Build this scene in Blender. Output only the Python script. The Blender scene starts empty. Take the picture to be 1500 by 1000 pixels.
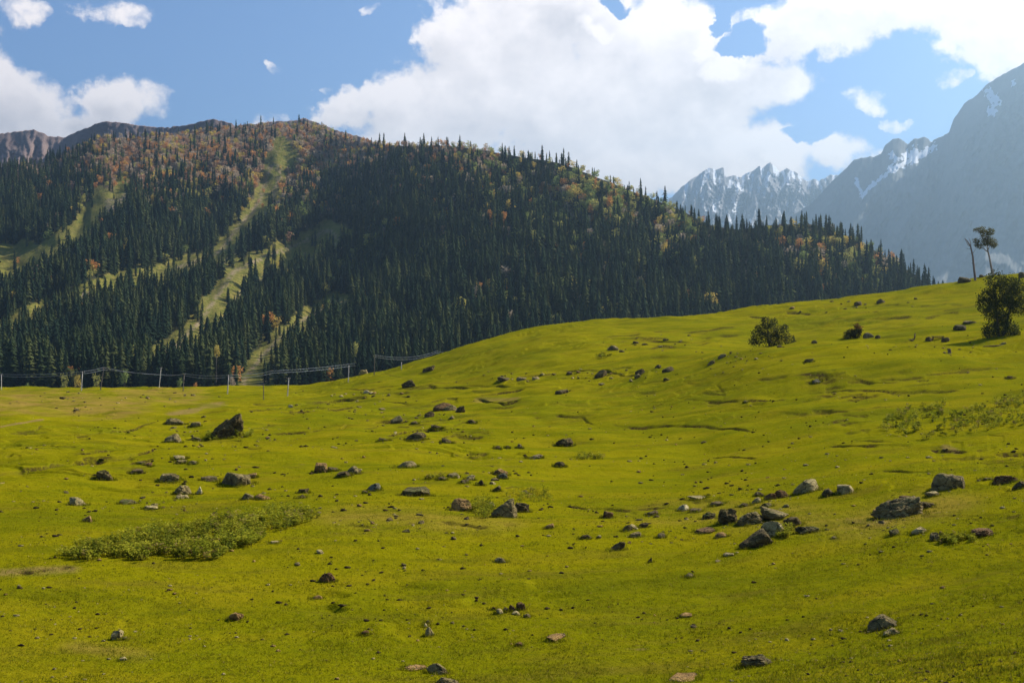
import bpy, math, random
import numpy as np
from mathutils import Vector

R = math.radians
scene = bpy.context.scene
COL = scene.collection
F = 40.0 / 36.0 * 1500.0            # focal length in photograph pixels; eye at the origin, looking along +Y

# ------------------------------------------------------------------ camera
cam = bpy.data.cameras.new("camera")
cam.lens = 40.0; cam.sensor_width = 36.0; cam.clip_start = 0.3; cam.clip_end = 30000
cam_o = bpy.data.objects.new("camera", cam); COL.objects.link(cam_o)
cam_o.location = (0, 0, 0); cam_o.rotation_euler = (R(90), 0, 0)
scene.camera = cam_o
cy = scene.cycles
cy.max_bounces = 5; cy.diffuse_bounces = 2; cy.glossy_bounces = 1; cy.transmission_bounces = 3
cy.transparent_max_bounces = 6; cy.volume_bounces = 0
scene.view_settings.view_transform = 'Standard'; scene.view_settings.look = 'None'
scene.view_settings.gamma = 1.0; scene.view_settings.exposure = 0.9

# ------------------------------------------------------------------ sun
SUN_EL = R(41); SUN_AZ = R(62)      # azimuth measured from +Y (view direction) towards +X (right)
sun = bpy.data.lights.new("sun", 'SUN'); sun.energy = 5.0; sun.angle = R(0.5); sun.color = (1.0, 0.93, 0.82)
sun_o = bpy.data.objects.new("sun", sun); COL.objects.link(sun_o)
sd = Vector((math.sin(SUN_AZ)*math.cos(SUN_EL), math.cos(SUN_AZ)*math.cos(SUN_EL), math.sin(SUN_EL)))
sun_o.rotation_euler = sd.to_track_quat('Z', 'Y').to_euler(); sun_o.location = (300, 200, 400)

# ------------------------------------------------------------------ node helpers
class NT:
    def __init__(s, tree): s.t = tree
    def n(s, typ, **kw):
        nd = s.t.nodes.new(typ)
        for k, v in kw.items():
            if k == 'ins':
                for i, val in v.items():
                    if isinstance(val, bpy.types.NodeSocket): s.t.links.new(val, nd.inputs[i])
                    else: nd.inputs[i].default_value = val
            else: setattr(nd, k, v)
        return nd
    def m(s, op, a, b=0.0, c=0.0, clamp=False):
        nd = s.n('ShaderNodeMath', operation=op, use_clamp=clamp)
        for i, v in enumerate((a, b, c)):
            if isinstance(v, bpy.types.NodeSocket): s.t.links.new(v, nd.inputs[i])
            else: nd.inputs[i].default_value = v
        return nd.outputs[0]
    def v(s, op, a, b=(0, 0, 0)):
        nd = s.n('ShaderNodeVectorMath', operation=op)
        for i, x in enumerate((a, b)):
            if isinstance(x, bpy.types.NodeSocket): s.t.links.new(x, nd.inputs[i])
            else: nd.inputs[i].default_value = x
        return nd.outputs[1] if op in ('DOT_PRODUCT', 'LENGTH') else nd.outputs[0]
    def ss(s, x, lo, hi, a=0.0, b=1.0):
        nd = s.n('ShaderNodeMapRange', interpolation_type='SMOOTHSTEP')
        s.t.links.new(x, nd.inputs[0])
        for i, q in enumerate((lo, hi, a, b)): nd.inputs[1+i].default_value = q
        return nd.outputs[0]
    def noise(s, vec, scale, detail=4, rough=0.55, color=False, dist=0.0):
        nd = s.n('ShaderNodeTexNoise')
        if vec is not None: s.t.links.new(vec, nd.inputs['Vector'])
        nd.inputs['Scale'].default_value = scale; nd.inputs['Detail'].default_value = detail
        nd.inputs['Roughness'].default_value = rough; nd.inputs['Distortion'].default_value = dist
        return nd.outputs[1] if color else nd.outputs[0]
    def mix(s, f, a, b):
        nd = s.n('ShaderNodeMix', data_type='RGBA')
        for i, x in ((0, f), (6, a), (7, b)):
            if isinstance(x, bpy.types.NodeSocket): s.t.links.new(x, nd.inputs[i])
            else: nd.inputs[i].default_value = x if i == 0 else (*x[:3], 1)
        return nd.outputs[2]
    def link(s, a, b): s.t.links.new(a, b)

def material(name):
    mt = bpy.data.materials.new(name); mt.use_nodes = True
    mt.node_tree.nodes.clear()
    q = NT(mt.node_tree)
    out = q.n('ShaderNodeOutputMaterial')
    return mt, q, out

# ------------------------------------------------------------------ world: sky with cumulus clouds at infinity
world = bpy.data.worlds.new("World"); scene.world = world; world.use_nodes = True
wt = world.node_tree; wt.nodes.clear(); W = NT(wt)
sky = W.n('ShaderNodeTexSky', sky_type='NISHITA', sun_disc=False)
sky.sun_elevation = SUN_EL; sky.sun_rotation = SUN_AZ; sky.altitude = 2700; sky.air_density = 1.0; sky.dust_density = 0.6; sky.ozone_density = 1.5

def ae(px, py):
    a = math.atan((px-750)/F); return a, math.atan((500-py)/F*math.cos(a))
CLOUDS = [  # centre x, centre y, radius x, radius y (photograph pixels, turned into azimuth and elevation)
    (840, 150, 190, 120), (700, 150, 120, 95), (1000, 140, 150, 100), (820, 30, 190, 75), (960, 45, 110, 60), (1100, 125, 95, 48),
    (650, 40, 50, 40), (585, 145, 62, 50), (505, 160, 48, 42), (620, 190, 120, 55), (1000, 225, 190, 50), (880, 230, 160, 60), (690, 75, 80, 60),
    (395, 172, 38, 18), (430, 178, 30, 14), (1150, 222, 60, 32), (1225, 225, 48, 26), (1110, 250, 90, 35), (1290, 235, 60, 18),
    (1150, 45, 110, 40), (1235, 55, 45, 30), (1200, 10, 140, 30), (1350, 10, 130, 42), (1450, 40, 80, 60), (1490, 80, 45, 40), (1600, 50, 120, 90),
    (1255, 147, 32, 15), (1297, 172, 20, 8), (1412, 125, 18, 11), (402, 103, 11, 7), (467, 118, 13, 6), (560, 4, 16, 11),
    (20, 150, 75, 60), (-10, 110, 30, 45), (168, 148, 62, 46), (95, 185, 90, 32), (20, 5, 45, 20), (175, 5, 62, 20), (-200, 60, 170, 110),
    (1800, 160, 170, 100), (2400, -100, 400, 150), (500, -420, 380, 110)]
HOLES = [(1092, 46, 46, 30), (1065, 66, 40, 16), (893, 2, 40, 12), (1036, 20, 16, 30), (1185, 205, 40, 14)]
grp = bpy.data.node_groups.new("cloud_density", 'ShaderNodeTree')
grp.interface.new_socket("V", in_out='INPUT', socket_type='NodeSocketVector')
grp.interface.new_socket("D", in_out='OUTPUT', socket_type='NodeSocketFloat')
G = NT(grp); gi = G.n('NodeGroupInput'); go = G.n('NodeGroupOutput')
nzc = G.noise(gi.outputs[0], 13.0, 7, 0.58, color=True)
nz2 = G.noise(gi.outputs[0], 60.0, 5, 0.6, color=True)
warp = G.v('ADD', G.v('MULTIPLY', G.v('SUBTRACT', nzc, (.5, .5, .5)), (.075, .06, 0)), G.v('MULTIPLY', G.v('SUBTRACT', nz2, (.5, .5, .5)), (.014, .014, 0)))
vv = G.v('ADD', G.v('MULTIPLY', gi.outputs[0], (1, 1, 0)), warp)
def blob(c, acc, sign=1):
    a, e = ae(c[0], c[1]); ra, re = c[2]/F, c[3]/F
    d = G.v('MULTIPLY', G.v('SUBTRACT', vv, (a, e, 0)), (1/ra, 1/re, 0))
    val = G.m('MAXIMUM', G.m('SUBTRACT', 1.0, G.v('DOT_PRODUCT', d, d)), -1.5)
    soft = min(1.0, max(.10, (min(c[2], c[3])-4)/34.0))
    if sign > 0 and soft < 1: val = G.m('MINIMUM', val, G.m('MULTIPLY', val, soft))
    if acc is None: return val
    if sign > 0: return G.m('SMOOTH_MAX', acc, val, 0.35)
    return G.m('SUBTRACT', acc, G.m('MULTIPLY', G.m('MAXIMUM', val, 0.0), 1.5))
acc = None
for c in CLOUDS: acc = blob(c, acc)
for c in HOLES: acc = blob(c, acc, -1)
fb = G.m('ADD', G.m('MULTIPLY', G.noise(gi.outputs[0], 30.0, 9, 0.62), .75), G.m('MULTIPLY', G.noise(gi.outputs[0], 95.0, 6, 0.65), .25))
dens = G.m('ADD', acc, G.m('MULTIPLY', G.m('SUBTRACT', fb, 0.5), 2.5))
G.link(dens, go.inputs[0])

tc = W.n('ShaderNodeTexCoord')
sp = W.n('ShaderNodeSeparateXYZ'); W.link(tc.outputs['Generated'], sp.inputs[0])
az = W.m('ARCTAN2', sp.outputs[0], sp.outputs[1]); el = W.m('ARCSINE', sp.outputs[2])
cb = W.n('ShaderNodeCombineXYZ'); W.link(az, cb.inputs[0]); W.link(el, cb.inputs[1])
g1 = W.n('ShaderNodeGroup', node_tree=grp); W.link(cb.outputs[0], g1.inputs[0])
g2 = W.n('ShaderNodeGroup', node_tree=grp); W.link(W.v('ADD', cb.outputs[0], (0.014, 0.020, 0)), g2.inputs[0])
d1, d2 = g1.outputs[0], g2.outputs[0]
mask = W.ss(d1, -0.06, 0.50)
relief = W.m('MULTIPLY', W.m('SUBTRACT', d1, d2), 0.28)                    # side turned to the sun is whiter
thick = W.m('MULTIPLY', W.ss(d1, 0.35, 1.05), W.ss(W.noise(W.v('MULTIPLY', cb.outputs[0], (1, 1.6, 1)), 6.5, 5, .55), .42, .64))
lum = W.m('SUBTRACT', W.m('ADD', 1.22, relief), W.m('MULTIPLY', thick, 0.40))
lum = W.m('MINIMUM', W.m('MAXIMUM', lum, 0.74), 1.35)
CLOUD_GAIN = 7.6
cc = W.n('ShaderNodeCombineColor')
W.link(W.m('MULTIPLY', lum, CLOUD_GAIN*1.13), cc.inputs[0]); W.link(W.m('MULTIPLY', lum, CLOUD_GAIN*1.0), cc.inputs[1])
W.link(W.m('MULTIPLY', W.m('POWER', lum, 0.95), CLOUD_GAIN*0.93), cc.inputs[2])
wm = W.n('ShaderNodeMix', data_type='RGBA', clamp_result=False)
tint = W.n('ShaderNodeMix', data_type='RGBA', blend_type='MULTIPLY', clamp_result=False); tint.inputs[0].default_value = 1.0
W.link(sky.outputs[0], tint.inputs[6]); tint.inputs[7].default_value = (.73, .92, 1.13, 1)
W.link(mask, wm.inputs[0]); W.link(tint.outputs[2], wm.inputs[6]); W.link(cc.outputs[0], wm.inputs[7])
bg = W.n('ShaderNodeBackground'); W.link(wm.outputs[2], bg.inputs[0]); bg.inputs[1].default_value = 0.08
wo = W.n('ShaderNodeOutputWorld'); W.link(bg.outputs[0], wo.inputs[0])

# ------------------------------------------------------------------ numeric helpers
def _h(ix, iy, seed):
    n = (ix.astype(np.int64)*374761393 + iy.astype(np.int64)*668265263 + seed*1274126177) & 0x7fffffff
    n = ((n ^ (n >> 13))*1274126177) & 0x7fffffff
    return (n ^ (n >> 16)) & 0xffff
def perlin(x, y, seed=0):
    x = np.asarray(x, float); y = np.asarray(y, float)
    x0 = np.floor(x); y0 = np.floor(y); fx = x-x0; fy = y-y0
    u = fx*fx*fx*(fx*(fx*6-15)+10); v = fy*fy*fy*(fy*(fy*6-15)+10)
    def g(dx, dy):
        a = _h(x0+dx, y0+dy, seed)*(2*np.pi/65536)
        return np.cos(a)*(fx-dx) + np.sin(a)*(fy-dy)
    a = g(0, 0)*(1-u)+g(1, 0)*u; b = g(0, 1)*(1-u)+g(1, 1)*u
    return (a*(1-v)+b*v)*1.45
def fbm(x, y, seed=0, o=4, gain=.5):
    t = 0; a = 1.0; f = 1.0
    for i in range(o):
        t = t + a*perlin(np.asarray(x)*f, np.asarray(y)*f, seed+i*17); a *= gain; f *= 2.03
    return t
def ridged(x, y, seed=0, o=5, gain=.5):
    t = 0; a = 1.0; f = 1.0; s = 0
    for i in range(o):
        t = t + a*(1-np.abs(perlin(np.asarray(x)*f, np.asarray(y)*f, seed+i*13))); s += a; a *= gain; f *= 2.1
    return t/s
def smooth(x, a, b):
    t = np.clip((x-a)/(b-a), 0, 1); return t*t*(3-2*t)
def pchip(x, y, xn):
    x = np.asarray(x, float); y = np.asarray(y, float); h = np.diff(x); dl = np.diff(y)/h
    d = np.zeros_like(y); d[0] = dl[0]; d[-1] = dl[-1]
    for i in range(1, len(x)-1):
        if dl[i-1]*dl[i] > 0:
            w1 = 2*h[i]+h[i-1]; w2 = h[i]+2*h[i-1]; d[i] = (w1+w2)/(w1/dl[i-1]+w2/dl[i])
    k = np.clip(np.searchsorted(x, xn)-1, 0, len(x)-2); t = np.clip((xn-x[k])/h[k], 0, 1)
    return ((1+2*t)*(1-t)**2)*y[k] + t*(1-t)**2*h[k]*d[k] + t*t*(3-2*t)*y[k+1] + t*t*(t-1)*h[k]*d[k+1]

def make_mesh(name, V, faces, mats, fmat=None, shade=False):
    """V (n,3); faces: (m,3) or (m,4) array, or a list of such arrays."""
    if not isinstance(faces, list): faces = [faces]
    me = bpy.data.meshes.new(name)
    V = np.asarray(V, np.float32)
    me.vertices.add(len(V)); me.vertices.foreach_set('co', V.ravel())
    idx = np.concatenate([f.ravel() for f in faces]).astype(np.int32)
    tot = np.concatenate([np.full(len(f), f.shape[1], np.int32) for f in faces])
    st = np.concatenate([[0], np.cumsum(tot)[:-1]]).astype(np.int32)
    me.loops.add(len(idx)); me.loops.foreach_set('vertex_index', idx)
    me.polygons.add(len(tot)); me.polygons.foreach_set('loop_start', st)
    if fmat is not None: me.polygons.foreach_set('material_index', np.asarray(fmat, np.int32))
    if shade: me.polygons.foreach_set('use_smooth', np.ones(len(tot), bool))
    for mt in mats: me.materials.append(mt)
    me.update(calc_edges=True); me.validate()
    return me
def link(name, data, parent=None, loc=None):
    o = bpy.data.objects.new(name, data); COL.objects.link(o)
    if parent is not None: o.parent = parent
    if loc is not None: o.location = loc
    return o
def tag(o, label=None, cat=None, group=None, kind=None):
    for k, v in (('label', label), ('category', cat), ('group', group), ('kind', kind)):
        if v: o[k] = v
    return o
def attr(me, name, vals):
    a = me.attributes.new(name, 'FLOAT', 'POINT'); a.data.foreach_set('value', np.asarray(vals, np.float32).ravel())
def grid_faces(nc, nr):
    i, j = np.meshgrid(np.arange(nc-1), np.arange(nr-1), indexing='ij')
    a = (i*nr+j).ravel()
    return np.stack([a, a+nr, a+nr+1, a+1], 1)
rng = np.random.default_rng(11); random.seed(5)

# ------------------------------------------------------------------ meadow relief: z = s(u, Y) * Y, u = x / Y
YR = [3, 8, 20, 31, 40, 54, 82, 120, 160, 195, 235, 280, 325, 370, 430, 620]
TAB = {  # column px : image row of the ground at each distance YR
 -300: [1860, 1230, 1090, 1000, 900, 800, 700, 640, 613, 600, 589, 580, 574, 569, 590, 630],
    0: [1860, 1230, 1090, 1000, 900, 800, 700, 641, 614, 601, 589, 580, 574, 571, 592, 632],
  150: [1860, 1230, 1090, 1000, 900, 800, 700, 641, 613, 599, 588, 579, 573, 568, 592, 632],
  300: [1860, 1230, 1088, 1000, 900, 800, 700, 641, 612, 598, 588, 580, 574, 571, 594, 630],
  440: [1860, 1230, 1086, 998, 899, 799, 699, 641, 612, 598, 588, 578, 569, 563, 590, 628],
  550: [1860, 1230, 1084, 996, 898, 798, 699, 641, 609, 591, 576, 561, 549, 548, 580, 625],
  650: [1860, 1230, 1082, 994, 897, 797, 698, 641, 606, 583, 558, 535, 517, 521, 560, 620],
  750: [1860, 1230, 1080, 992, 896, 796, 698, 640, 600, 567, 532, 504, 487, 492, 535, 610],
  860: [1860, 1230, 1075, 989, 893, 794, 697, 638, 594, 556, 516, 488, 469, 474, 520, 600],
 1000: [1860, 1225, 1060, 981, 886, 787, 693, 627, 572, 528, 503, 482, 465, 468, 510, 590],
 1100: [1860, 1215, 1045, 968, 874, 775, 682, 607, 540, 508, 509, 480, 453, 456, 500, 585],
 1200: [1860, 1205, 1030, 952, 855, 758, 668, 588, 517, 498, 502, 469, 441, 444, 490, 580],
 1300: [1860, 1195, 1020, 935, 838, 742, 657, 575, 505, 489, 491, 456, 429, 432, 480, 570],
 1400: [1860, 1185, 1008, 918, 820, 727, 650, 567, 499, 481, 482, 443, 413, 416, 470, 560],
 1500: [1860, 1175, 995, 900, 802, 713, 644, 560, 493, 474, 470, 431, 401, 404, 460, 550],
 1800: [1860, 1150, 960, 860, 765, 680, 620, 540, 470, 448, 435, 400, 372, 376, 430, 520]}
_c = sorted(TAB); UC = np.array([(c-750)/F for c in _c]); VC = np.log(YR)
NU, NV = 700, 700
UG = np.linspace(UC[0], UC[-1], NU); VG = np.linspace(VC[0], VC[-1], NV)
_rows = np.array([pchip(VC, [(500-p)/F for p in TAB[c]], VG) for c in _c])
BASE = np.array([pchip(UC, _rows[:, j], UG) for j in range(NV)]).T
_k = np.exp(-0.5*(np.arange(-36, 37)/13.0)**2); _k /= _k.sum()
_p = np.pad(BASE, ((36, 36), (0, 0)), 'edge')
BASE = sum(_k[i]*_p[i:i+NU] for i in range(73))
_k2 = np.exp(-0.5*(np.arange(-12, 13)/4.0)**2); _k2 /= _k2.sum()
_p = np.pad(BASE, ((0, 0), (12, 12)), 'edge')
BASE = sum(_k2[i]*_p[:, i:i+NV] for i in range(25))
def base_s(u, Y):
    a = np.clip((np.asarray(u)-UG[0])/(UG[1]-UG[0]), 0, NU-1.001); b = np.clip((np.log(Y)-VG[0])/(VG[1]-VG[0]), 0, NV-1.001)
    i = a.astype(int); j = b.astype(int); fa = a-i; fb_ = b-j
    return (BASE[i, j]*(1-fa)+BASE[i+1, j]*fa)*(1-fb_) + (BASE[i, j+1]*(1-fa)+BASE[i+1, j+1]*fa)*fb_
def ground0(u, Y):
    x = u*Y
    z = base_s(u, Y)*Y
    far = smooth(Y, 30, 150)
    z = z + fbm(x/26, Y/22, 3, 3)*(0.32+0.72*far) + fbm(x/7.5, Y/6, 9, 3)*(0.10+0.13*far)
    z = z + fbm(x/1.6, Y/1.2, 21, 3)*0.032
    # low terracettes trodden by grazing animals, along the contour
    m = smooth(fbm(x/30, Y/24, 31, 2), 0.02, 0.45)
    ph = (base_s(u, Y)*Y + fbm(x/14, Y/9, 41, 3)*1.1)/(0.55)
    saw = ph-np.floor(ph); z = z + m*0.20*(np.minimum(saw*1.15, (1-saw)*7.6)-0.5)
    return z
VS = np.linspace(math.log(12), math.log(600), 2600); YS = np.exp(VS)
def hit(px, py, gfun=None, default=None):
    """distance Y at which the sight line of a photograph pixel first meets the meadow"""
    gfun = gfun or ground0
    u = (px-750)/F; s = (500-py)/F
    ok = np.nonzero(gfun(np.full_like(YS, u), YS)/YS >= s)[0]
    if len(ok) == 0: return default
    return float(YS[ok[0]])

LEDGES = [  # turf banks: (height m, softness m, points)
 (.55, 5, [(-40, 700), (0, 692), (60, 683), (110, 677), (170, 668), (215, 660), (262, 654)]),
 (.22, 3, [(85, 638), (150, 632), (200, 627), (240, 617)]), (.25, 3, [(75, 666), (130, 663), (172, 658)]),
 (.45, 6, [(604, 565), (680, 567), (770, 569)]), (.7, 5, [(695, 583), (715, 588), (738, 590), (765, 585)]), (.5, 5, [(700, 577), (735, 573), (770, 567)]),
 (.6, 6, [(392, 597), (450, 591), (490, 586), (540, 581), (566, 575)]), (.45, 5, [(415, 606), (470, 601), (525, 595)]),
 (.4, 5, [(380, 634), (440, 633), (500, 627), (550, 618), (590, 613), (645, 604)]), (.4, 5, [(560, 640), (610, 628), (672, 627)]),
 (.34, 7, [(778, 611), (820, 608), (855, 611), (876, 623)]), (.26, 8, [(885, 621), (950, 625), (1050, 627), (1114, 633)]),
 (.28, 3, [(1288, 689), (1330, 690), (1372, 689)]), (.2, 4, [(1040, 669), (1112, 670)]), (.35, 4, [(1200, 621), (1245, 612)]),
 (.3, 4, [(1208, 655), (1270, 651), (1355, 650)]), (.2, 6, [(1360, 656), (1390, 659), (1420, 661)]), (.35, 3, [(1455, 664), (1510, 661)]), (.3, 3, [(1390, 646), (1412, 647)]),
 (.22, 7, [(990, 585), (1090, 587), (1160, 583)]), (.2, 7, [(1180, 575), (1300, 573), (1420, 571)]), (.25, 7, [(1160, 547), (1240, 551), (1320, 561)]),
 (.18, 5, [(20, 838), (60, 833), (112, 829)]), (.10, 5, [(500, 765), (545, 770)]), (.12, 5, [(535, 778), (560, 777)]), (.10, 5, [(1228, 763), (1272, 765)]),
 (.4, 6, [(915, 496), (960, 498), (1022, 503)]), (.4, 6, [(1150, 458), (1190, 459)]), (.5, 7, [(1230, 468), (1290, 467), (1340, 466)]), (.4, 6, [(1095, 463), (1130, 466)]),
 (.5, 6, [(820, 542), (880, 541), (950, 547)]), (.3, 5, [(560, 588), (600, 590)]), (.2, 3, [(820, 741), (900, 745), (985, 741)]), (.2, 3, [(1010, 735), (1060, 728)]),
 (.3, 4, [(0, 655), (40, 657)]), (.12, 8, [(640, 762), (720, 770)]), (.12, 8, [(1420, 760), (1500, 752)])]
_g = np.random.default_rng(23)
ZONES = [(1250, 552, 160, 16, 26), (620, 572, 90, 24, 22), (1250, 600, 90, 40, 18), (1440, 660, 70, 18, 14), (470, 594, 100, 12, 16), (630, 622, 90, 18, 16), (130, 660, 140, 30, 14), (1010, 494, 130, 24, 18),
         (600, 770, 120, 18, 14), (950, 742, 110, 14, 10), (1280, 772, 90, 20, 10), (1440, 762, 70, 20, 10), (330, 640, 60, 16, 8), (720, 660, 120, 24, 8), (1040, 575, 160, 20, 14), (820, 560, 120, 18, 8), (1330, 450, 140, 14, 12)]
for zx, zy, zw, zh, zn in ZONES:
    for _ in range(zn):
        cx = zx+_g.normal()*zw*.55; cyy = zy+_g.normal()*zh*.6; ln = _g.uniform(8, 34)*(1.2 if zy > 700 else 1); sl = _g.normal(-.06, .07)
        pts = [(cx-ln, cyy-ln*sl), (cx, cyy+_g.normal()*.8), (cx+ln, cyy+ln*sl)]
        LEDGES.append((_g.uniform(.06, .19)*(.4 if zy > 700 else 1.0), 9, pts))
LG = []
for d, L, pts in LEDGES:
    q = [((px-750)/F, hit(px, py)) for px, py in pts]
    q = [t for t in q if t[1]]
    if len(q) > 1 and max(t[1] for t in q) < 1.35*min(t[1] for t in q): LG.append((d, L, np.array([t[0] for t in q]), np.array([t[1] for t in q])))
def ledge(u, Y):
    dz_ = np.zeros_like(Y); soil_shade_ = np.zeros_like(Y)
    for k, (d, L, us, ys) in enumerate(LG):
        w = us[-1]-us[0]; ym = ys.mean()
        sel = np.nonzero((u > us[0]) & (u < us[-1]) & (Y > ys.min()*.82) & (Y < ys.max()*1.06))[0]
        if len(sel) == 0: continue
        us_, Y_ = u[sel], Y[sel]; x = us_*Y_
        tp = smooth(us_, us[0], us[0]+.2*w)*(1-smooth(us_, us[-1]-.2*w, us[-1]))
        brk = smooth(perlin(x/(ym*.022), Y_*0+k*9.1, 52)+.55*perlin(x/(ym*.008), Y_*0+k*5.3, 53), -.55, .25)
        wob = perlin(x/(ym*.022), Y_*0+k*3.7, 50)*ym*.007 + perlin(x/(ym*.009), Y_*0+k*1.7, 51)*ym*.003
        dy = Y_-np.interp(us_, us, ys)-wob
        hgt_ = d*tp*(.42+.58*brk*smooth(dy, -ym*.013, -ym*.002))
        prof = np.clip(1+dy/(L*1.6), 0, 1)**2
        dz_[sel] -= hgt_*prof*(1-smooth(dy, -ym*.0026, ym*.0026))
        s_ = np.clip(tp*2.2, 0, 1)*(.15+.85*brk)*smooth(dy, -ym*.0062, -ym*.0030)*(1-smooth(dy, ym*.0008, ym*.0032))
        soil_shade_[sel] = np.maximum(soil_shade_[sel], s_*min(1, d/.2))
    return dz_, soil_shade_
def ground(u, Y):
    return ground0(u, Y)+ledge(u, Y)[0]
def gz(x, y): return float(ground(np.array([x/y]), np.array([y]))[0])
def at(px, py, default=None):
    Y = None
    for k in range(60):
        Y = hit(px, py+k, ground, None)
        if Y: break
    Y = Y or default
    return ((px-750)/F*Y, Y)

ucol = np.concatenate([np.linspace(-.62, -.47, 40)[:-1], np.linspace(-.47, .47, 1000), np.linspace(.47, .62, 40)[1:]])
vrow = np.concatenate([np.linspace(math.log(3), math.log(18), 60)[:-1], np.linspace(math.log(18), math.log(400), 1150), np.linspace(math.log(400), math.log(615), 40)[1:]])
UU, VV = np.meshgrid(ucol, vrow, indexing='ij'); UU = UU.ravel(); YY = np.exp(VV.ravel())
dz, soil_shade = ledge(UU, YY)
ZZ = ground0(UU, YY)+dz
PXI = UU*F+750; PYI = 500-ZZ/YY*F
def seg_dist(px, py, pts, aspect=1.0):
    best = np.full(px.shape, 1e9); tt = np.zeros(px.shape)
    for (x0, y0), (x1, y1) in zip(pts[:-1], pts[1:]):
        dx, dy = x1-x0, (y1-y0)*aspect; l2 = dx*dx+dy*dy
        t = np.clip(((px-x0)*dx+(py-y0)*aspect*dy)/l2, 0, 1)
        d = np.hypot(px-x0-t*dx, (py-y0)*aspect-t*dy); best = np.minimum(best, d)
    return best
wig = fbm(UU*YY/6, YY/6, 77, 3)
dry = np.maximum.reduce([1-smooth(seg_dist(PXI, PYI, [(-80, 592), (60, 588), (170, 596)], 3.2)+wig*25, 25, 75),
                         .9*(1-smooth(seg_dist(PXI, PYI, [(200, 580), (270, 580)], 3)+wig*20, 15, 50)),
                         .55*(1-smooth(seg_dist(PXI, PYI, [(120, 948), (200, 960)], 3)+wig*20, 5, 45)),
                         .5*(1-smooth(seg_dist(PXI, PYI, [(1260, 768), (1380, 735)], 3)+wig*20, 20, 90)),
                         .5*(1-smooth(seg_dist(PXI, PYI, [(980, 750), (1180, 760)], 3)+wig*20, 20, 90)),
                         .5*(1-smooth(seg_dist(PXI, PYI, [(500, 760), (720, 765)], 3)+wig*20, 10, 70))])
path = np.maximum.reduce([1-smooth(seg_dist(PXI, PYI, [(-60, 632), (0, 625), (62, 614)], 3)+wig*3, 1.5, 5),
                          .8*(1-smooth(seg_dist(PXI, PYI, [(255, 606), (285, 600), (322, 590)], 3)+wig*8, 2, 14)),
                          .7*(1-smooth(seg_dist(PXI, PYI, [(0, 838), (100, 832)], 3)+wig*10, 5, 26)),
                          .6*(1-smooth(seg_dist(PXI, PYI, [(700, 584), (755, 586)], 2)+wig*10, 2, 10)),
                          .7*(1-smooth(seg_dist(PXI, PYI, [(1385, 655), (1402, 662)], 2)+wig*10, 2, 9)),
                          .5*(1-smooth(seg_dist(PXI, PYI, [(1245, 762), (1290, 764)], 3)+wig*10, 2, 12))])

# meadow material
mm, q, out = material("meadow_turf")
geo = q.n('ShaderNodeNewGeometry'); pos = geo.outputs['Position']
pst = q.v('MULTIPLY', pos, (0.55, 1.0, 1.6))
big = q.noise(pst, 0.035, 4, .55); mid = q.noise(pst, 0.22, 5, .6); fine = q.noise(pos, 2.6, 5, .65); spk = q.noise(pos, 14.0, 3, .7)
c = q.mix(q.ss(big, .38, .64), (.150, .143, .0020), (.198, .172, .0020))
c = q.mix(q.m('MULTIPLY', q.ss(mid, .46, .68), .75), c, (.215, .172, .004))
c = q.mix(q.m('MULTIPLY', q.ss(mid, .50, .30), .6), c, (.110, .118, .003))
c = q.mix(q.m('MULTIPLY', q.ss(fine, .52, .76), .55), c, (.225, .190, .010))
c = q.mix(q.m('MULTIPLY', q.ss(fine, .48, .26), .6), c, (.055, .068, .005))
c = q.mix(q.m('MULTIPLY', q.ss(spk, .60, .75), .35), c, (.25, .20, .04))
adr = q.n('ShaderNodeAttribute', attribute_name='dry'); aso = q.n('ShaderNodeAttribute', attribute_name='soil_shade'); apa = q.n('ShaderNodeAttribute', attribute_name='path')
c = q.mix(q.m('MULTIPLY', adr.outputs['Fac'], q.ss(mid, .30, .62), 0, True), c, (.235, .155, .030))
c = q.mix(q.m('MULTIPLY', apa.outputs['Fac'], q.ss(fine, .25, .55)), c, (.23, .145, .055))
c = q.mix(q.m('MULTIPLY', aso.outputs['Fac'], q.ss(fine, .36, .52)), c, (.045, .028, .011))  # bare soil on bank faces, darkened in colour to stand in for their shade
st1 = q.noise(q.v('MULTIPLY', pos, (.09, .42, .8)), 1.0, 6, .62); st2 = q.noise(q.v('MULTIPLY', pos, (.05, .30, .6)), 1.0, 5, .6)
c = q.mix(q.m('MULTIPLY', q.ss(st1, .54, .70), .55), c, (.120, .092, .010))
c = q.mix(q.m('MULTIPLY', q.ss(st2, .50, .34), .55), c, (.098, .102, .003))
bare = q.m('MULTIPLY', q.ss(q.noise(pst, .5, 6, .7), .66, .74), .7)
c = q.mix(bare, c, (.16, .105, .035))
bs = q.n('ShaderNodeBsdfDiffuse'); q.link(c, bs.inputs[0])
hgt = q.m('ADD', q.m('MULTIPLY', q.noise(pos, 3.2, 5, .7), .14), q.m('MULTIPLY', q.noise(pos, 11, 4, .75), .06))
bp = q.n('ShaderNodeBump'); bp.inputs['Strength'].default_value = 1.0; bp.inputs['Distance'].default_value = 1.0
q.link(hgt, bp.inputs['Height']); q.link(bp.outputs[0], bs.inputs['Normal']); q.link(bs.outputs[0], out.inputs[0])

me = make_mesh("meadow", np.stack([UU*YY, YY, ZZ], 1), grid_faces(len(ucol), len(vrow)), [mm], shade=True)
attr(me, 'dry', dry); attr(me, 'soil_shade', soil_shade); attr(me, 'path', path)
tag(link("meadow", me), "rolling grazed green meadow strewn with rocks rising to the right", "meadow", kind='structure')

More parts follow.
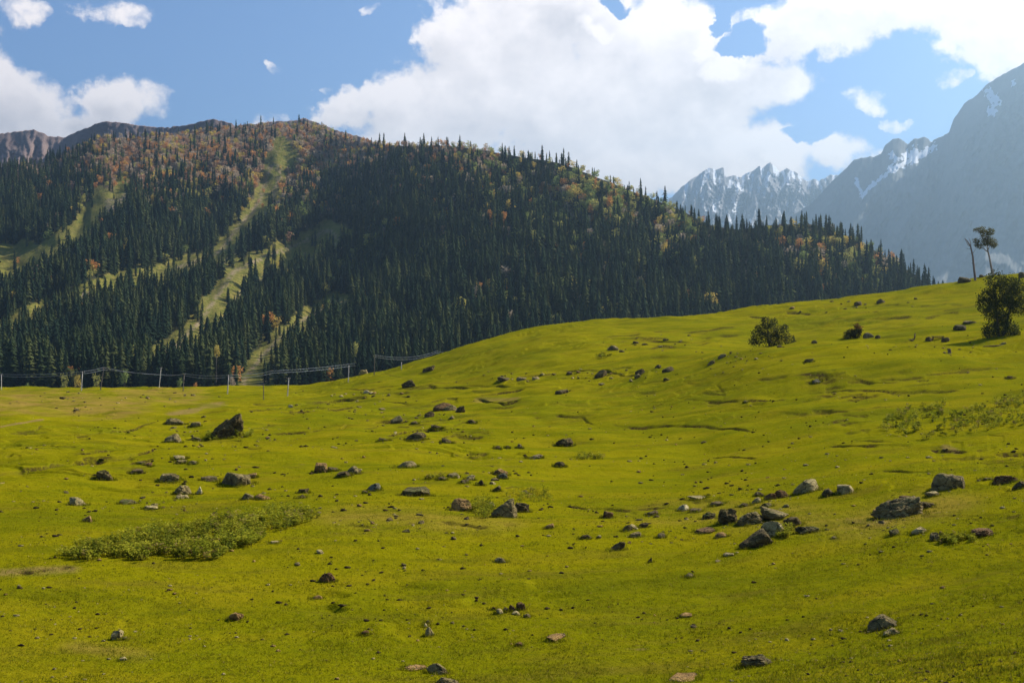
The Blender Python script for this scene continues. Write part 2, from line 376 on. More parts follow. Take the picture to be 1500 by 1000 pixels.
# ------------------------------------------------------------------ far ground sheet (valley floor)
vm, q, out = material("valley_grass")
pos = q.n('ShaderNodeNewGeometry').outputs['Position']
nz = q.noise(pos, .02, 6, .65)
c = q.mix(q.ss(nz, .40, .62), (.055, .060, .016), (.13, .105, .035))
bs = q.n('ShaderNodeBsdfPrincipled'); q.link(c, bs.inputs['Base Color']); bs.inputs['Roughness'].default_value = .95; bs.inputs['Specular IOR Level'].default_value = .05
q.link(bs.outputs[0], out.inputs[0])
gx = np.linspace(-10800, 10800, 60); gy = np.concatenate([np.linspace(-900, 300, 12)[:-1], np.linspace(300, 1200, 40)[:-1], np.linspace(1200, 15500, 44)])
X, Y = np.meshgrid(gx, gy, indexing='ij')
Z = -41 + fbm(X/180, Y/150, 5, 3)*2.5 + smooth(np.hypot(X, Y), 30, 5)*0
me = make_mesh("valley_floor", np.stack([X.ravel(), Y.ravel(), Z.ravel()], 1), grid_faces(len(gx), len(gy)), [vm], shade=True)
tag(link("valley_floor", me), "flat green valley floor beyond the meadow edge", "valley", kind='structure')

# ------------------------------------------------------------------ forested hillside
HP = [-260, -100, 0, 60, 150, 240, 330, 450, 530, 590, 650, 740, 820, 880, 950, 1000, 1040, 1085, 1130, 1180, 1235, 1280, 1330, 1372, 1420, 1500, 1700]
HRY = [255, 255, 247, 238, 204, 199, 190, 184, 208, 213, 214, 226, 240, 262, 290, 309, 330, 336, 330, 328, 344, 366, 396, 428, 470, 520, 560]
HRD = [1900, 1900, 1900, 1930, 1980, 2020, 2060, 2060, 1900, 1750, 1650, 1560, 1500, 1460, 1430, 1400, 1360, 1330, 1330, 1320, 1300, 1280, 1260, 1240, 1220, 1200, 1180]
HB = np.interp(HP, [-260, 400, 800, 1400, 1700], [880, 880, 930, 960, 960])
def hill(px, t):
    ry = pchip(HP, HRY, px); rd = pchip(HP, HRD, px); bd = pchip(HP, HB, px)
    sb = -38.0/bd; sr = (500-ry)/F
    tt = np.clip(t, 0.0, 1.0); over = np.maximum(t-1, 0); under = np.minimum(t, 0)
    Yd = bd+(rd-bd)*t
    s = sb+(sr-sb)*(0.72*tt+0.28*tt**1.7) - over*0.25 + under*.06
    py = 500-s*F
    w = px*0.60+py*0.80                                   # gullies fall from upper right to lower left
    fold = ridged(w/150, (px-py)/520, 61, 3)-0.72
    env = smooth(tt, .02, .2)*(1-smooth(tt, .82, 1.0)*.75)
    Yd = Yd*(1+env*(fold*(0.08+.06*(1-smooth(px, 430, 620))) + fbm(px/70, py/60, 66, 3)*0.018))
    s = s + fbm(px/36, py/90, 68, 3)*0.0022*env
    u = (px-750)/F
    return np.stack([u*Yd, Yd, s*Yd], -1)
CHUTES = [  # clearings: half width px, points
 (15.7, [(402, 252), (388, 300), (372, 320), (350, 345), (332, 372), (300, 388), (262, 400)]),
 (19.2, [(262, 400), (205, 412), (150, 428), (80, 452), (20, 482), (-60, 520)]),
 (24.3, [(480, 352), (440, 372), (395, 388), (352, 408), (330, 440), (305, 478), (270, 512), (240, 530)]),
 (13.9, [(470, 352), (500, 345)]),
 (22.7, [(495, 452), (455, 476), (420, 502), (392, 532), (370, 560)]),
 (20.9, [(152, 300), (132, 330), (92, 362), (50, 385), (0, 416), (-80, 450)]),
 (12.3, [(130, 335), (165, 322)]), (15.7, [(40, 370), (0, 372)]), (19.2, [(415, 225), (402, 252)]), (10.4, [(180, 268), (172, 300)])]
def chute(px, py):
    d = np.full(np.shape(px), 1e9)
    for w, pts in CHUTES: d = np.minimum(d, seg_dist(np.asarray(px, float), np.asarray(py, float), pts)-w)
    return d
hpx = np.linspace(-260, 1700, 520); ht = np.concatenate([np.linspace(-.12, 1, 300)[:-1], np.linspace(1, 1.6, 30)])
A, B = np.meshgrid(hpx, ht, indexing='ij')
P = hill(A.ravel(), B.ravel()); HPX = P[:, 0]/P[:, 1]*F+750; HPY = 500-P[:, 2]/P[:, 1]*F
cd = chute(HPX, HPY)+fbm(HPX/22, HPY/16, 81, 3)*7.5
hm, q, out = material("hillside_ground")
pos = q.n('ShaderNodeNewGeometry').outputs['Position']
ac = q.n('ShaderNodeAttribute', attribute_name='clear'); ab = q.n('ShaderNodeAttribute', attribute_name='scree'); at_ = q.n('ShaderNodeAttribute', attribute_name='top')
nz = q.noise(pos, .035, 6, .65); nf = q.noise(pos, .16, 5, .7)
c = q.mix(q.ss(nz, .4, .6), (.030, .030, .013), (.052, .045, .02))
c = q.mix(at_.outputs['Fac'], c, (.20, .135, .085))
gr = q.mix(q.ss(nf, .38, .62), (.105, .112, .016), (.19, .155, .038))
c = q.mix(ac.outputs['Fac'], c, gr)
c = q.mix(q.m('MULTIPLY', ab.outputs['Fac'], q.ss(nf, .42, .55)), c, (.25, .185, .12))
bs = q.n('ShaderNodeBsdfPrincipled'); q.link(c, bs.inputs['Base Color']); bs.inputs['Roughness'].default_value = .95; bs.inputs['Specular IOR Level'].default_value = .05
bp = q.n('ShaderNodeBump'); bp.inputs['Strength'].default_value = .8; bp.inputs['Distance'].default_value = 3.0
q.link(nf, bp.inputs['Height']); q.link(bp.outputs[0], bs.inputs['Normal']); q.link(bs.outputs[0], out.inputs[0])
me = make_mesh("hillside", P, grid_faces(len(hpx), len(ht)), [hm], shade=True)
attr(me, 'clear', 1-smooth(cd, 0, 6)); 
scr = np.maximum.reduce([(1-smooth(np.abs(seg_dist(HPX, HPY, CHUTES[k][1])-CHUTES[k][0]*.55), 1, 5)) for k in (0, 2, 4)])*.8
scr = np.maximum(scr, 1-smooth(seg_dist(HPX, HPY, [(268, 505), (240, 528)])+fbm(HPX/9, HPY/9, 5, 2)*8, 4, 14))
scr = np.maximum(scr, 1-smooth(seg_dist(HPX, HPY, [(225, 258), (230, 275)])+fbm(HPX/9, HPY/9, 7, 2)*8, 2, 9))
scr = np.maximum(scr, 1-smooth(seg_dist(HPX, HPY, [(160, 305), (185, 288)])+fbm(HPX/9, HPY/9, 7, 2)*8, 2, 9))
attr(me, 'scree', scr)
attr(me, 'top', smooth(B.ravel(), .72, .95)*(1-smooth(HPX, 560, 700)))
tag(link("hillside", me), "steep mountain slope under the forest with grassy avalanche clearings", "hillside", kind='structure')

# ------------------------------------------------------------------ far mountains
def mountain(name, label, ridge, depth, basey, baseY, nc, nr, amp, lam, mat, seed, jag=0.0, crag=.28, snow=None, streaks=(), powr=1.0, back=.5):
    rx = np.array([r[0] for r in ridge], float); ry = np.array([r[1] for r in ridge], float)
    dx = np.array([d[0] for d in depth], float); dd = np.array([d[1] for d in depth], float)
    px = np.linspace(rx[0], rx[-1], nc); t = np.concatenate([np.linspace(0, 1, nr)[:-1], np.linspace(1, 1.5, 20)])
    A, B = np.meshgrid(px, t, indexing='ij'); A = A.ravel(); B = B.ravel()
    r_y = np.interp(A, rx, ry); rd = np.interp(A, dx, dd)
    r_y = r_y + jag*(fbm(A/9, A*0, seed+3, 4)+ .5*np.abs(perlin(A/4, A*0+3, seed+4)))
    tt = np.minimum(B, 1); ov = np.maximum(B-1, 0)
    Yd = baseY+(rd-baseY)*B*(1 if True else 0)
    s0 = (500-basey)/F; s1 = (500-r_y)/F
    s = s0+(s1-s0)*tt**powr - ov*back
    py = 500-s*F
    fade = (1-smooth(B, .80, 1.0)*.85)*smooth(B, 0, .1)
    rg = ridged((A+0.35*py)/lam, (py-.3*A)/(lam*2.6), seed, 5, .55)
    fine = ridged((A-.2*py)/(lam*.3), py/(lam*.5), seed+5, 4, .6)
    Yd = Yd*(1+fade*amp*((rg-.75)*-1.0+(fine-.7)*-crag))
    u = (A-750)/F
    me = make_mesh(name, np.stack([u*Yd, Yd, s*Yd], 1), grid_faces(nc, len(t)), [mat], shade=True)
    if snow is not None:
        sv = snow(A, py, B, rg, fine)
        for w, pts in streaks: sv = np.maximum(sv, 1-smooth(seg_dist(A, py, pts)+fbm(A/5, py/5, seed+9, 3)*w*.9, w*.4, w))
        attr(me, 'snow', np.clip(sv, 0, 1))
    return tag(link(name, me), label, "mountain", kind='structure')
def rock_mat(name, c0, c1, sc, snow=True, bump=.7, sn=(.78, .80, .84)):
    mt, q, out = material(name)
    pos = q.n('ShaderNodeNewGeometry').outputs['Position']
    nz = q.noise(pos, sc, 8, .7)
    c = q.mix(q.ss(nz, .36, .64), c0, c1)
    if snow:
        a = q.n('ShaderNodeAttribute', attribute_name='snow')
        f = q.ss(q.m('ADD', a.outputs['Fac'], q.m('MULTIPLY', q.m('SUBTRACT', q.noise(pos, sc*3, 6, .7), .5), .9)), .42, .58)
        c = q.mix(f, c, sn)
    bs = q.n('ShaderNodeBsdfPrincipled'); q.link(c, bs.inputs['Base Color']); bs.inputs['Roughness'].default_value = .9; bs.inputs['Specular IOR Level'].default_value = .1
    bp = q.n('ShaderNodeBump'); bp.inputs['Strength'].default_value = bump; bp.inputs['Distance'].default_value = .12/sc
    q.link(nz, bp.inputs['Height']); q.link(bp.outputs[0], bs.inputs['Normal']); q.link(bs.outputs[0], out.inputs[0])
    return mt
mountain("brown_mountain", "bare brown mauve mountain ridge above the forest at the left", [(-300, 205), (-60, 200), (0, 196), (30, 192), (48, 190), (62, 194), (72, 200), (95, 201), (120, 190), (150, 178), (175, 179), (205, 184), (240, 187), (270, 184), (295, 178), (312, 174), (330, 178), (345, 184), (375, 181), (400, 178), (430, 177), (446, 173), (465, 180), (490, 190), (520, 198), (560, 212), (650, 260), (760, 330)],
         [(-300, 3300), (0, 3300), (100, 3200), (150, 2900), (300, 2600), (450, 2500), (760, 2300)], 470, 1900, 500, 220, .16, 60, rock_mat("brown_scree", (.125, .088, .082), (.19, .138, .122), .006, False), 100, jag=1.5)
mountain("snowy_mountain", "jagged grey mountain range dusted with fresh snow in the gap", [(780, 380), (900, 330), (985, 288), (1000, 272), (1020, 258), (1038, 246), (1050, 248), (1060, 245), (1063, 259), (1075, 257), (1085, 259), (1100, 251), (1114, 243), (1116, 247), (1128, 237), (1137, 246), (1143, 252), (1152, 246), (1168, 254), (1182, 266), (1192, 262), (1200, 265), (1218, 255), (1228, 257), (1260, 275), (1320, 300), (1500, 330)],
         [(780, 11000), (1100, 11800), (1500, 11800)], 430, 9600, 620, 260, .12, 38, rock_mat("snowy_rock", (.16, .16, .17), (.27, .26, .26), .0035), 210, jag=1.3,
         snow=lambda A, py, B, rg, fine: .30+.55*(fbm(A/6, py/26, 5, 4))+.25*smooth(py, 330, 240)-.1+.2*(.72-fine)*4, streaks=[(6, [(1062, 330), (1075, 312), (1082, 298)]), (4, [(1078, 300), (1072, 285)])])
mountain("hazy_mountain", "huge steep rocky mountain face in blue haze at the right", [(1130, 330), (1170, 310), (1190, 296), (1205, 280), (1222, 262), (1240, 246), (1252, 233), (1265, 231), (1283, 229), (1291, 224), (1297, 212), (1306, 205), (1316, 202), (1326, 208), (1330, 211), (1340, 203), (1352, 201), (1360, 203), (1364, 207), (1375, 202), (1390, 194), (1396, 176), (1403, 166), (1412, 152), (1430, 140), (1445, 124), (1460, 114), (1480, 103), (1500, 93), (1540, 70), (1600, 40), (1700, 25), (1850, 60), (2000, 160)],
         [(1130, 9800), (1300, 9200), (1500, 8400), (2000, 7400)], 540, 5600, 620, 300, .10, 95, rock_mat("hazy_rock", (.10, .105, .105), (.15, .15, .145), .003, bump=.3), 330, jag=1.4, crag=.12, powr=1.15,
         snow=lambda A, py, B, rg, fine: -.15+.55*fbm(A/9, py/16, 15, 4)*smooth(B, .55, .9),
         streaks=[(4, [(1263, 288), (1272, 276), (1300, 254)]), (3, [(1262, 285), (1254, 262)]), (7, [(1305, 248), (1325, 240), (1345, 230), (1366, 216)]), (8, [(1326, 230), (1340, 222)]), (5, [(1305, 226), (1312, 234)]), (8, [(1448, 135), (1460, 150), (1452, 165)]), (4, [(1484, 120), (1486, 125)])])

# ------------------------------------------------------------------ foliage materials
def leaf_mat(name, col, trans=.25, var=.35):
    mt, q, out = material(name)
    pos = q.n('ShaderNodeNewGeometry').outputs['Position']
    nz = q.noise(pos, .35, 5, .7)
    dark = tuple(x*(1-var) for x in col); lite = tuple(min(1, x*(1+var)) for x in col)
    c = q.mix(q.ss(nz, .35, .65), dark, lite)
    d = q.n('ShaderNodeBsdfDiffuse'); t = q.n('ShaderNodeBsdfTranslucent'); q.link(c, d.inputs[0]); q.link(c, t.inputs[0])
    mx = q.n('ShaderNodeMixShader'); mx.inputs[0].default_value = trans; q.link(d.outputs[0], mx.inputs[1]); q.link(t.outputs[0], mx.inputs[2])
    q.link(mx.outputs[0], out.inputs[0]); return mt
def bark_mat(name, c0, c1, sc=4.0):
    mt, q, out = material(name)
    pos = q.n('ShaderNodeNewGeometry').outputs['Position']
    nz = q.noise(q.v('MULTIPLY', pos, (1, 1, .25)), sc, 6, .7)
    bs = q.n('ShaderNodeBsdfPrincipled'); q.link(q.mix(q.ss(nz, .35, .65), c0, c1), bs.inputs['Base Color']); bs.inputs['Roughness'].default_value = .9
    bs.inputs['Specular IOR Level'].default_value = .1
    bp = q.n('ShaderNodeBump'); bp.inputs['Distance'].default_value = .05; q.link(nz, bp.inputs['Height']); q.link(bp.outputs[0], bs.inputs['Normal'])
    q.link(bs.outputs[0], out.inputs[0]); return mt
CON = [leaf_mat("conifer_needles", c, .08) for c in ((.015, .026, .014), (.029, .041, .016), (.056, .064, .021), (.034, .048, .021))]
BRO = [leaf_mat("broadleaf_foliage", c, .45) for c in ((.52, .25, .075), (.42, .25, .15), (.54, .40, .09), (.40, .37, .10), (.23, .27, .075), (.42, .33, .23))]
BARK = bark_mat("bark", (.05, .035, .022), (.10, .075, .05)); PALE_BARK = bark_mat("pale_bark", (.20, .15, .12), (.36, .29, .24))

# ------------------------------------------------------------------ tree shapes (unit height)
def tube(pts, rad, seg=6):
    pts = np.asarray(pts, float); n = len(pts); V = []; 
    for i in range(n):
        d = pts[min(i+1, n-1)]-pts[max(i-1, 0)]; d /= np.linalg.norm(d)+1e-9
        a = np.cross(d, [0.3, 0.9, 0.2]); a /= np.linalg.norm(a)+1e-9; b = np.cross(d, a)
        for k in range(seg):
            w = 2*math.pi*k/seg; V.append(pts[i]+rad[i]*(math.cos(w)*a+math.sin(w)*b))
    Fc = [(i*seg+k, i*seg+(k+1) % seg, (i+1)*seg+(k+1) % seg, (i+1)*seg+k) for i in range(n-1) for k in range(seg)]
    V.append(pts[-1]); e = len(V)-1
    Fc += [((n-1)*seg+k, (n-1)*seg+(k+1) % seg, e, e) for k in range(seg)]
    V = np.array(V); Fc = np.array(Fc)
    Tq = Fc[:(n-1)*seg]; Tt = Fc[(n-1)*seg:, :3]
    T = np.concatenate([Tq[:, [0, 1, 2]], Tq[:, [0, 2, 3]], Tt])
    return V, T
def join(parts):
    V = []; T = []; o = 0
    for v, t in parts: V.append(v); T.append(t+o); o += len(v)
    return np.concatenate(V), np.concatenate(T)
def conifer(seed, tiers, nb, rad=.182, low=.05):
    g = np.random.default_rng(seed); V = []; T = []
    for i in range(tiers):
        f = i/(tiers-1.0); z = low+(1-low)*f**.92
        rr = rad*((1-f)**.52*.95+.025)*g.uniform(.8, 1.15)*(1 if f > .1 else .75)
        n = max(4, int(nb*(1-.45*f))); off = g.uniform(0, 6.3)
        for k in range(n):
            a = off+2*math.pi*k/n+g.uniform(-.25, .25); r = rr*g.uniform(.62, 1.2); wd = rr*g.uniform(.30, .46)
            ca, sa = math.cos(a), math.sin(a); zz = z+g.uniform(-.012, .012); th = 1.05/tiers
            o = len(V)
            V += [(0, 0, min(1, zz+th*.75)), (ca*r*.62-sa*wd, sa*r*.62+ca*wd, zz-th*.35), (ca*r, sa*r, zz-th*g.uniform(.45, .9)), (ca*r*.62+sa*wd, sa*r*.62-ca*wd, zz-th*.35)]
            T += [(o, o+1, o+2), (o, o+2, o+3)]
    o = len(V); V += [(.010, 0, .95), (-.007, .009, .95), (-.007, -.009, .95), (0, 0, 1.02)]; T += [(o, o+1, o+3), (o+1, o+2, o+3), (o+2, o, o+3)]
    return np.array(V), np.array(T)
def leaf_cloud(g, centers, radii, n, size, flat=1.0):
    """n small leaf quads spread through a set of ellipsoid clumps, denser near their skins"""
    cs = np.asarray(centers, float); rs = np.asarray(radii, float)
    w = rs**2/np.sum(rs**2); k = g.choice(len(cs), n, p=w)
    d = g.normal(size=(n, 3)); d /= np.linalg.norm(d, axis=1)[:, None]
    r = g.uniform(.25, 1.0, n)**.5*g.uniform(.8, 1.3, n)
    p = cs[k]+d*(rs[k]*r)[:, None]*np.array([1, 1, flat])
    a = g.normal(size=(n, 3))+d*.6; a /= np.linalg.norm(a, axis=1)[:, None]
    b = np.cross(a, g.normal(size=(n, 3))); b /= np.linalg.norm(b, axis=1)[:, None]; c = np.cross(a, b)
    s = size*g.uniform(.6, 1.4, n)[:, None]
    V = np.stack([p-b*s, p+c*s*.6, p+b*s, p-c*s*.6], 1).reshape(-1, 3)
    o = np.arange(n)*4
    T = np.concatenate([np.stack([o, o+1, o+2], 1), np.stack([o, o+2, o+3], 1)])
    return V, T
def broad(seed, n, size):
    g = np.random.default_rng(seed); cs = []; rs = []
    for i in range(9):
        z = g.uniform(.28, .78); a = g.uniform(0, 6.3); r = g.uniform(.02, .20)*(1.15-abs(z-.5))
        cs.append((math.cos(a)*r*1.3, math.sin(a)*r*1.3, z)); rs.append(g.uniform(.15, .24))
    return leaf_cloud(g, cs, rs, n, size)

# ------------------------------------------------------------------ the forest
SX = np.linspace(-200, 1700, 900)
SKY = np.array([max(500-ZZ[i*len(vrow):(i+1)*len(vrow)]/YY[i*len(vrow):(i+1)*len(vrow)]*F, key=lambda v: -v) for i in range(len(ucol))])
SKYX = ucol*F+750
def skyline(px): return np.interp(px, SKYX, SKY)
cand = []
tt = 0.0
g = np.random.default_rng(7)
rows = np.arange(-6, 1260, 7.2)                 # rows about 9 m apart in distance
pts = []
for r in rows:
    Yt = 880+r
    n = int((1800*Yt/F)/7.0)
    px = np.linspace(-230, 1570, n)+g.uniform(-1, 1, n)*F/Yt*4.5
    bd = pchip(HP, HB, px); rd = pchip(HP, HRD, px)
    t = (Yt+g.uniform(-4.5, 4.5, n)-bd)/(rd-bd)
    k = (t > 0.0) & (t < 1.012)
    pts.append(np.stack([px[k], t[k]], 1))
pts = np.concatenate(pts)
TP = hill(pts[:, 0], pts[:, 1]); tpx = pts[:, 0]; tpy = 500-TP[:, 2]/TP[:, 1]*F; tt = pts[:, 1]
cdist = chute(tpx, tpy)+fbm(tpx/22, tpy/16, 81, 3)*7.5
def region(cx, cy, rx, ry): return np.exp(-(((tpx-cx)/rx)**2+((tpy-cy)/ry)**2))
aut = .95*region(455, 205, 110, 36)+.85*region(390, 225, 90, 40)+.55*region(265, 215, 110, 45)+.45*region(170, 240, 60, 40)+.6*region(410, 260, 26, 60)\
    + .55*region(620, 215, 60, 16)+.6*region(700, 232, 60, 20)+.5*region(690, 250, 30, 20)+.75*region(860, 280, 40, 30)+.7*region(930, 290, 45, 26)+.45*region(985, 335, 45, 45)+.35*region(1250, 385, 60, 30)+.3*region(1180, 370, 30, 40)\
    + .25*region(300, 260, 130, 40)+.22*region(860, 320, 60, 50)+.14*region(440, 380, 50, 30)+.12*region(100, 370, 60, 40)+.10*region(700, 300, 150, 70)
aut = aut*(0.75+1.1*smooth(fbm(tpx/26, tpy/20, 91, 3), -.35, .5))+.012
isb = g.uniform(0, 1, len(tpx)) < np.clip(aut*1.45+.018, 0, .90)*np.where(tpx < 400, .85, 1)
dens = np.where(cdist < 0, .03+.22*smooth(fbm(tpx/15, tpy/10, 83, 2), .15, .5), np.where(cdist < 5, .6, 1.0))*np.where(isb, .95, 1.0)
bald = smooth(tt, .80, 1.0)*(1-smooth(tpx, 520, 600))*.15
keep = (g.uniform(0, 1, len(tpx)) < dens*(1-bald)*(0.92+.25*fbm(tpx/40, tpy/30, 95, 2))) & (tpx > -120) & (tpx < 1480)
# drop what lies wholly below the meadow's edge
hgt = np.where(isb, g.uniform(13, 23, len(tpx)), 31*np.clip(np.exp(g.normal(-.10, .26, len(tpx))), .38, 1.3)*(1+.14*fbm(tpx/30, tpy/24, 97, 2)))*(1-.22*smooth(tt, .5, 1.0))*(1-.28*smooth(tt, .90, .99))
hgt *= np.where(cdist < 0, .6, 1.0)
topy = tpy-hgt/TP[:, 1]*F
keep &= topy < skyline(tpx)+4
# behind the ridge nothing shows
idx = np.nonzero(keep)[0]
app = hgt/TP[:, 1]; vis_frac = np.clip((skyline(tpx)-topy)/np.maximum(tpy-topy, 1), 0, 1)
inframe = (tpx > -5) & (tpx < 1500)
def pick(mask, n, seed):
    k = np.nonzero(mask & keep & inframe & (vis_frac > .55))[0]
    # the nearest row of every few pixels is what really shows
    sc = app[k]*vis_frac[k]
    return k[np.argsort(-sc)[:n]]
ind_c = pick(~isb, 300, 1); ind_b = pick(isb, 288, 2)
solo = np.zeros(len(tpx), bool); solo[ind_c] = True; solo[ind_b] = True

def zone(px, py):
    if px < 300 and py > 440: return "at the foot of the far left slope"
    if px < 330 and py > 380: return "between the lower left grassy strips"
    if px < 330: return "high on the upper left slope"
    if px < 520 and py > 420: return "beside the two lower grassy clearings"
    if px < 520: return "around the top of the long clearing"
    if px < 760 and py > 380: return "low in the dense middle forest"
    if px < 760: return "on the upper middle slope"
    if px < 1000 and py > 380: return "low above the round meadow knoll"
    if px < 1000: return "where the forest ridge falls right"
    return "on the low right spur below snowy peaks"
def emit(name, sel, protos, slots, label, cat, kind, width):
    Vs = []; Ts = []; Ms = []; o = 0
    pk = g.integers(0, len(protos), len(sel))
    for p, (pv, pt) in enumerate(protos):
        s = sel[pk == p]
        if len(s) == 0: continue
        a = g.uniform(0, 6.28, len(s)); h = hgt[s]; wx = width(s)
        x = pv[None, :, 0]*np.cos(a)[:, None]-pv[None, :, 1]*np.sin(a)[:, None]; y = pv[None, :, 0]*np.sin(a)[:, None]+pv[None, :, 1]*np.cos(a)[:, None]
        V = np.stack([x*wx[:, None], y*wx[:, None], pv[None, :, 2]*h[:, None]], 2)+(TP[s]-[0, 0, .5])[:, None, :]
        Vs.append(V.reshape(-1, 3)); T = pt[None]+(np.arange(len(s))*len(pv))[:, None, None]+o
        Ts.append(T.reshape(-1, 3)); Ms.append(np.repeat(slots[1][s], len(pt))); o += len(s)*len(pv)
    me = make_mesh(name, np.concatenate(Vs), np.concatenate(Ts), slots[0], np.concatenate(Ms))
    return tag(link(name, me), label, cat, kind=kind)
ctint = np.clip((fbm(tpx/60, tpy/45, 99, 2)*1.6+g.normal(0, .8, len(tpx))+1.5).astype(int), 0, 3)
# broadleaf tints: orange-brown high on the left, olive and yellow to the right and low down
bt = g.uniform(0, 1, len(tpx)); hi = smooth(tt, .55, .9)*(1-smooth(tpx, 600, 760))
btint = np.where(bt < hi*.85, g.choice([0, 1, 5, 5, 1, 2], len(tpx)), g.choice([2, 3, 3, 4, 4, 0, 5], len(tpx)))
rest_c = np.nonzero(keep & ~isb & ~solo)[0]; rest_b = np.nonzero(keep & isb & ~solo)[0]
emit("conifer_forest", rest_c, [conifer(s, 11, 7) for s in range(6)], (CON, ctint), "dense dark conifer forest covering the mountain slope", "forest", 'stuff', lambda s: hgt[s]*np.random.default_rng(3).uniform(.8, 1.2, len(s)))
emit("autumn_wood", rest_b, [broad(40+s, 130, .065) for s in range(6)], (BRO, btint), "orange and olive broadleaf trees scattered through the upper forest", "wood", 'stuff', lambda s: hgt[s]*1.0)

def trunk_mesh(name, h, r, mat, bend=0):
    v, t = tube([(0, 0, -.02*h), (bend*.3, 0, h*.35), (bend, 0, h)], [r, r*.75, r*.2], 6)
    return make_mesh(name, v, t, [mat], shade=True)
PC = []
for s in range(5):
    v, t = conifer(200+s, 17, 9, rad=.165+.016*(s % 3)); tr = trunk_mesh("trunk", .9, .013, BARK)
    for k in range(3): PC.append((make_mesh("crown", v, t, [CON[k]]), tr))
for n_, i in enumerate(ind_c):
    e = link("conifer", None, loc=tuple(TP[i]-[0, 0, .5])); e.empty_display_size = .1
    tag(e, "dark green conifer "+zone(tpx[i], tpy[i]), "tree", "conifers on the forested mountain "+("left" if tpx[i] < 520 else "middle" if tpx[i] < 1000 else "right"))
    cr, tr = PC[(n_ % 5)*3+min(2, ctint[i])]
    a = link("crown", cr, e); b = link("trunk", tr, e)
    e.scale = (hgt[i]*random.uniform(.85, 1.2), hgt[i]*random.uniform(.85, 1.2), hgt[i]); e.rotation_euler = (0, 0, random.uniform(0, 6.28))
TN = ["orange", "rusty brown", "yellow", "olive", "green", "dull grey brown"]
PB = []
for s in range(4):
    v, t = broad(300+s, 280, .048); tv, tr = tube([(0, 0, -.03), (.01, 0, .3), (0, .01, .62)], [.022, .016, .006], 5)
    V, T = join([(v, t), (tv, tr)]); fm = np.concatenate([np.zeros(len(t), int), np.ones(len(tr), int)])
    gg = np.random.default_rng(900+s); lim = [tube([(0, 0, .2), (.5*a_, .5*b_, .38), (a_, b_, c_)], [.012, .008, .003], 4) for a_, b_, c_ in zip(gg.uniform(-.24, .24, 7), gg.uniform(-.24, .24, 7), gg.uniform(.42, .75, 7))]
    tv, tr = join([(tv, tr)]+lim); V, T = join([(v, t), (tv, tr)]); fm = np.concatenate([np.zeros(len(t), int), np.ones(len(tr), int)])
    PB.append([make_mesh("broadleaf_tree", V, T, [BRO[k], BARK], fm) for k in range(6)])
for n_, i in enumerate(ind_b):
    o = link("broadleaf_tree", PB[n_ % 4][btint[i]], loc=tuple(TP[i]-[0, 0, .3]))
    o.scale = (hgt[i]*random.uniform(.9, 1.15),)*2+(hgt[i],); o.rotation_euler = (0, 0, random.uniform(0, 6.28))
    tag(o, "small %s broadleaf tree %s" % (TN[btint[i]], zone(tpx[i], tpy[i])), "tree", "%s broadleaf trees in the forest" % TN[btint[i]])
# single trees standing along the valley floor beyond the meadow's edge
for px, py, h, tint, lab in [(95, 565, 13, 3, "yellow green young tree beyond the meadow edge left of the orange one"), (114, 568, 13, 2, "golden orange young tree beside the pale pole at the meadow edge"),
                             (142, 566, 13, 3, "slender yellow green tree beside the leaning dark pole"), (182, 560, 14, 4, "grey green young tree under the dark conifers beyond the meadow hump"),
                             (318, 528, 13, 2, "golden tree at the forest foot between two clearings"), (263, 566, 9, 4, "green shrub beyond the edge left of the orange bush"), (286, 574, 8, 0, "orange bush beyond the meadow edge between two poles"),
                             (40, 568, 6, 4, "green bush at the far left meadow edge"), (340, 560, 9, 5, "grey brown bush beyond the meadow edge between clearings"), (522, 520, 11, 3, "olive young tree behind the knoll by the power line")]:
    Y = 850.0; u = (px-750)/F; z = (500-py)/F*Y
    if py > 540:
        z = -38.5; h = h+max(0, ((500-py)/F*Y+38.5))*.6
    o = link("young_tree", PB[tint % 4][tint], loc=(u*Y, Y, z)); o.scale = (h*.55, h*.55, h); tag(o, lab, "tree")

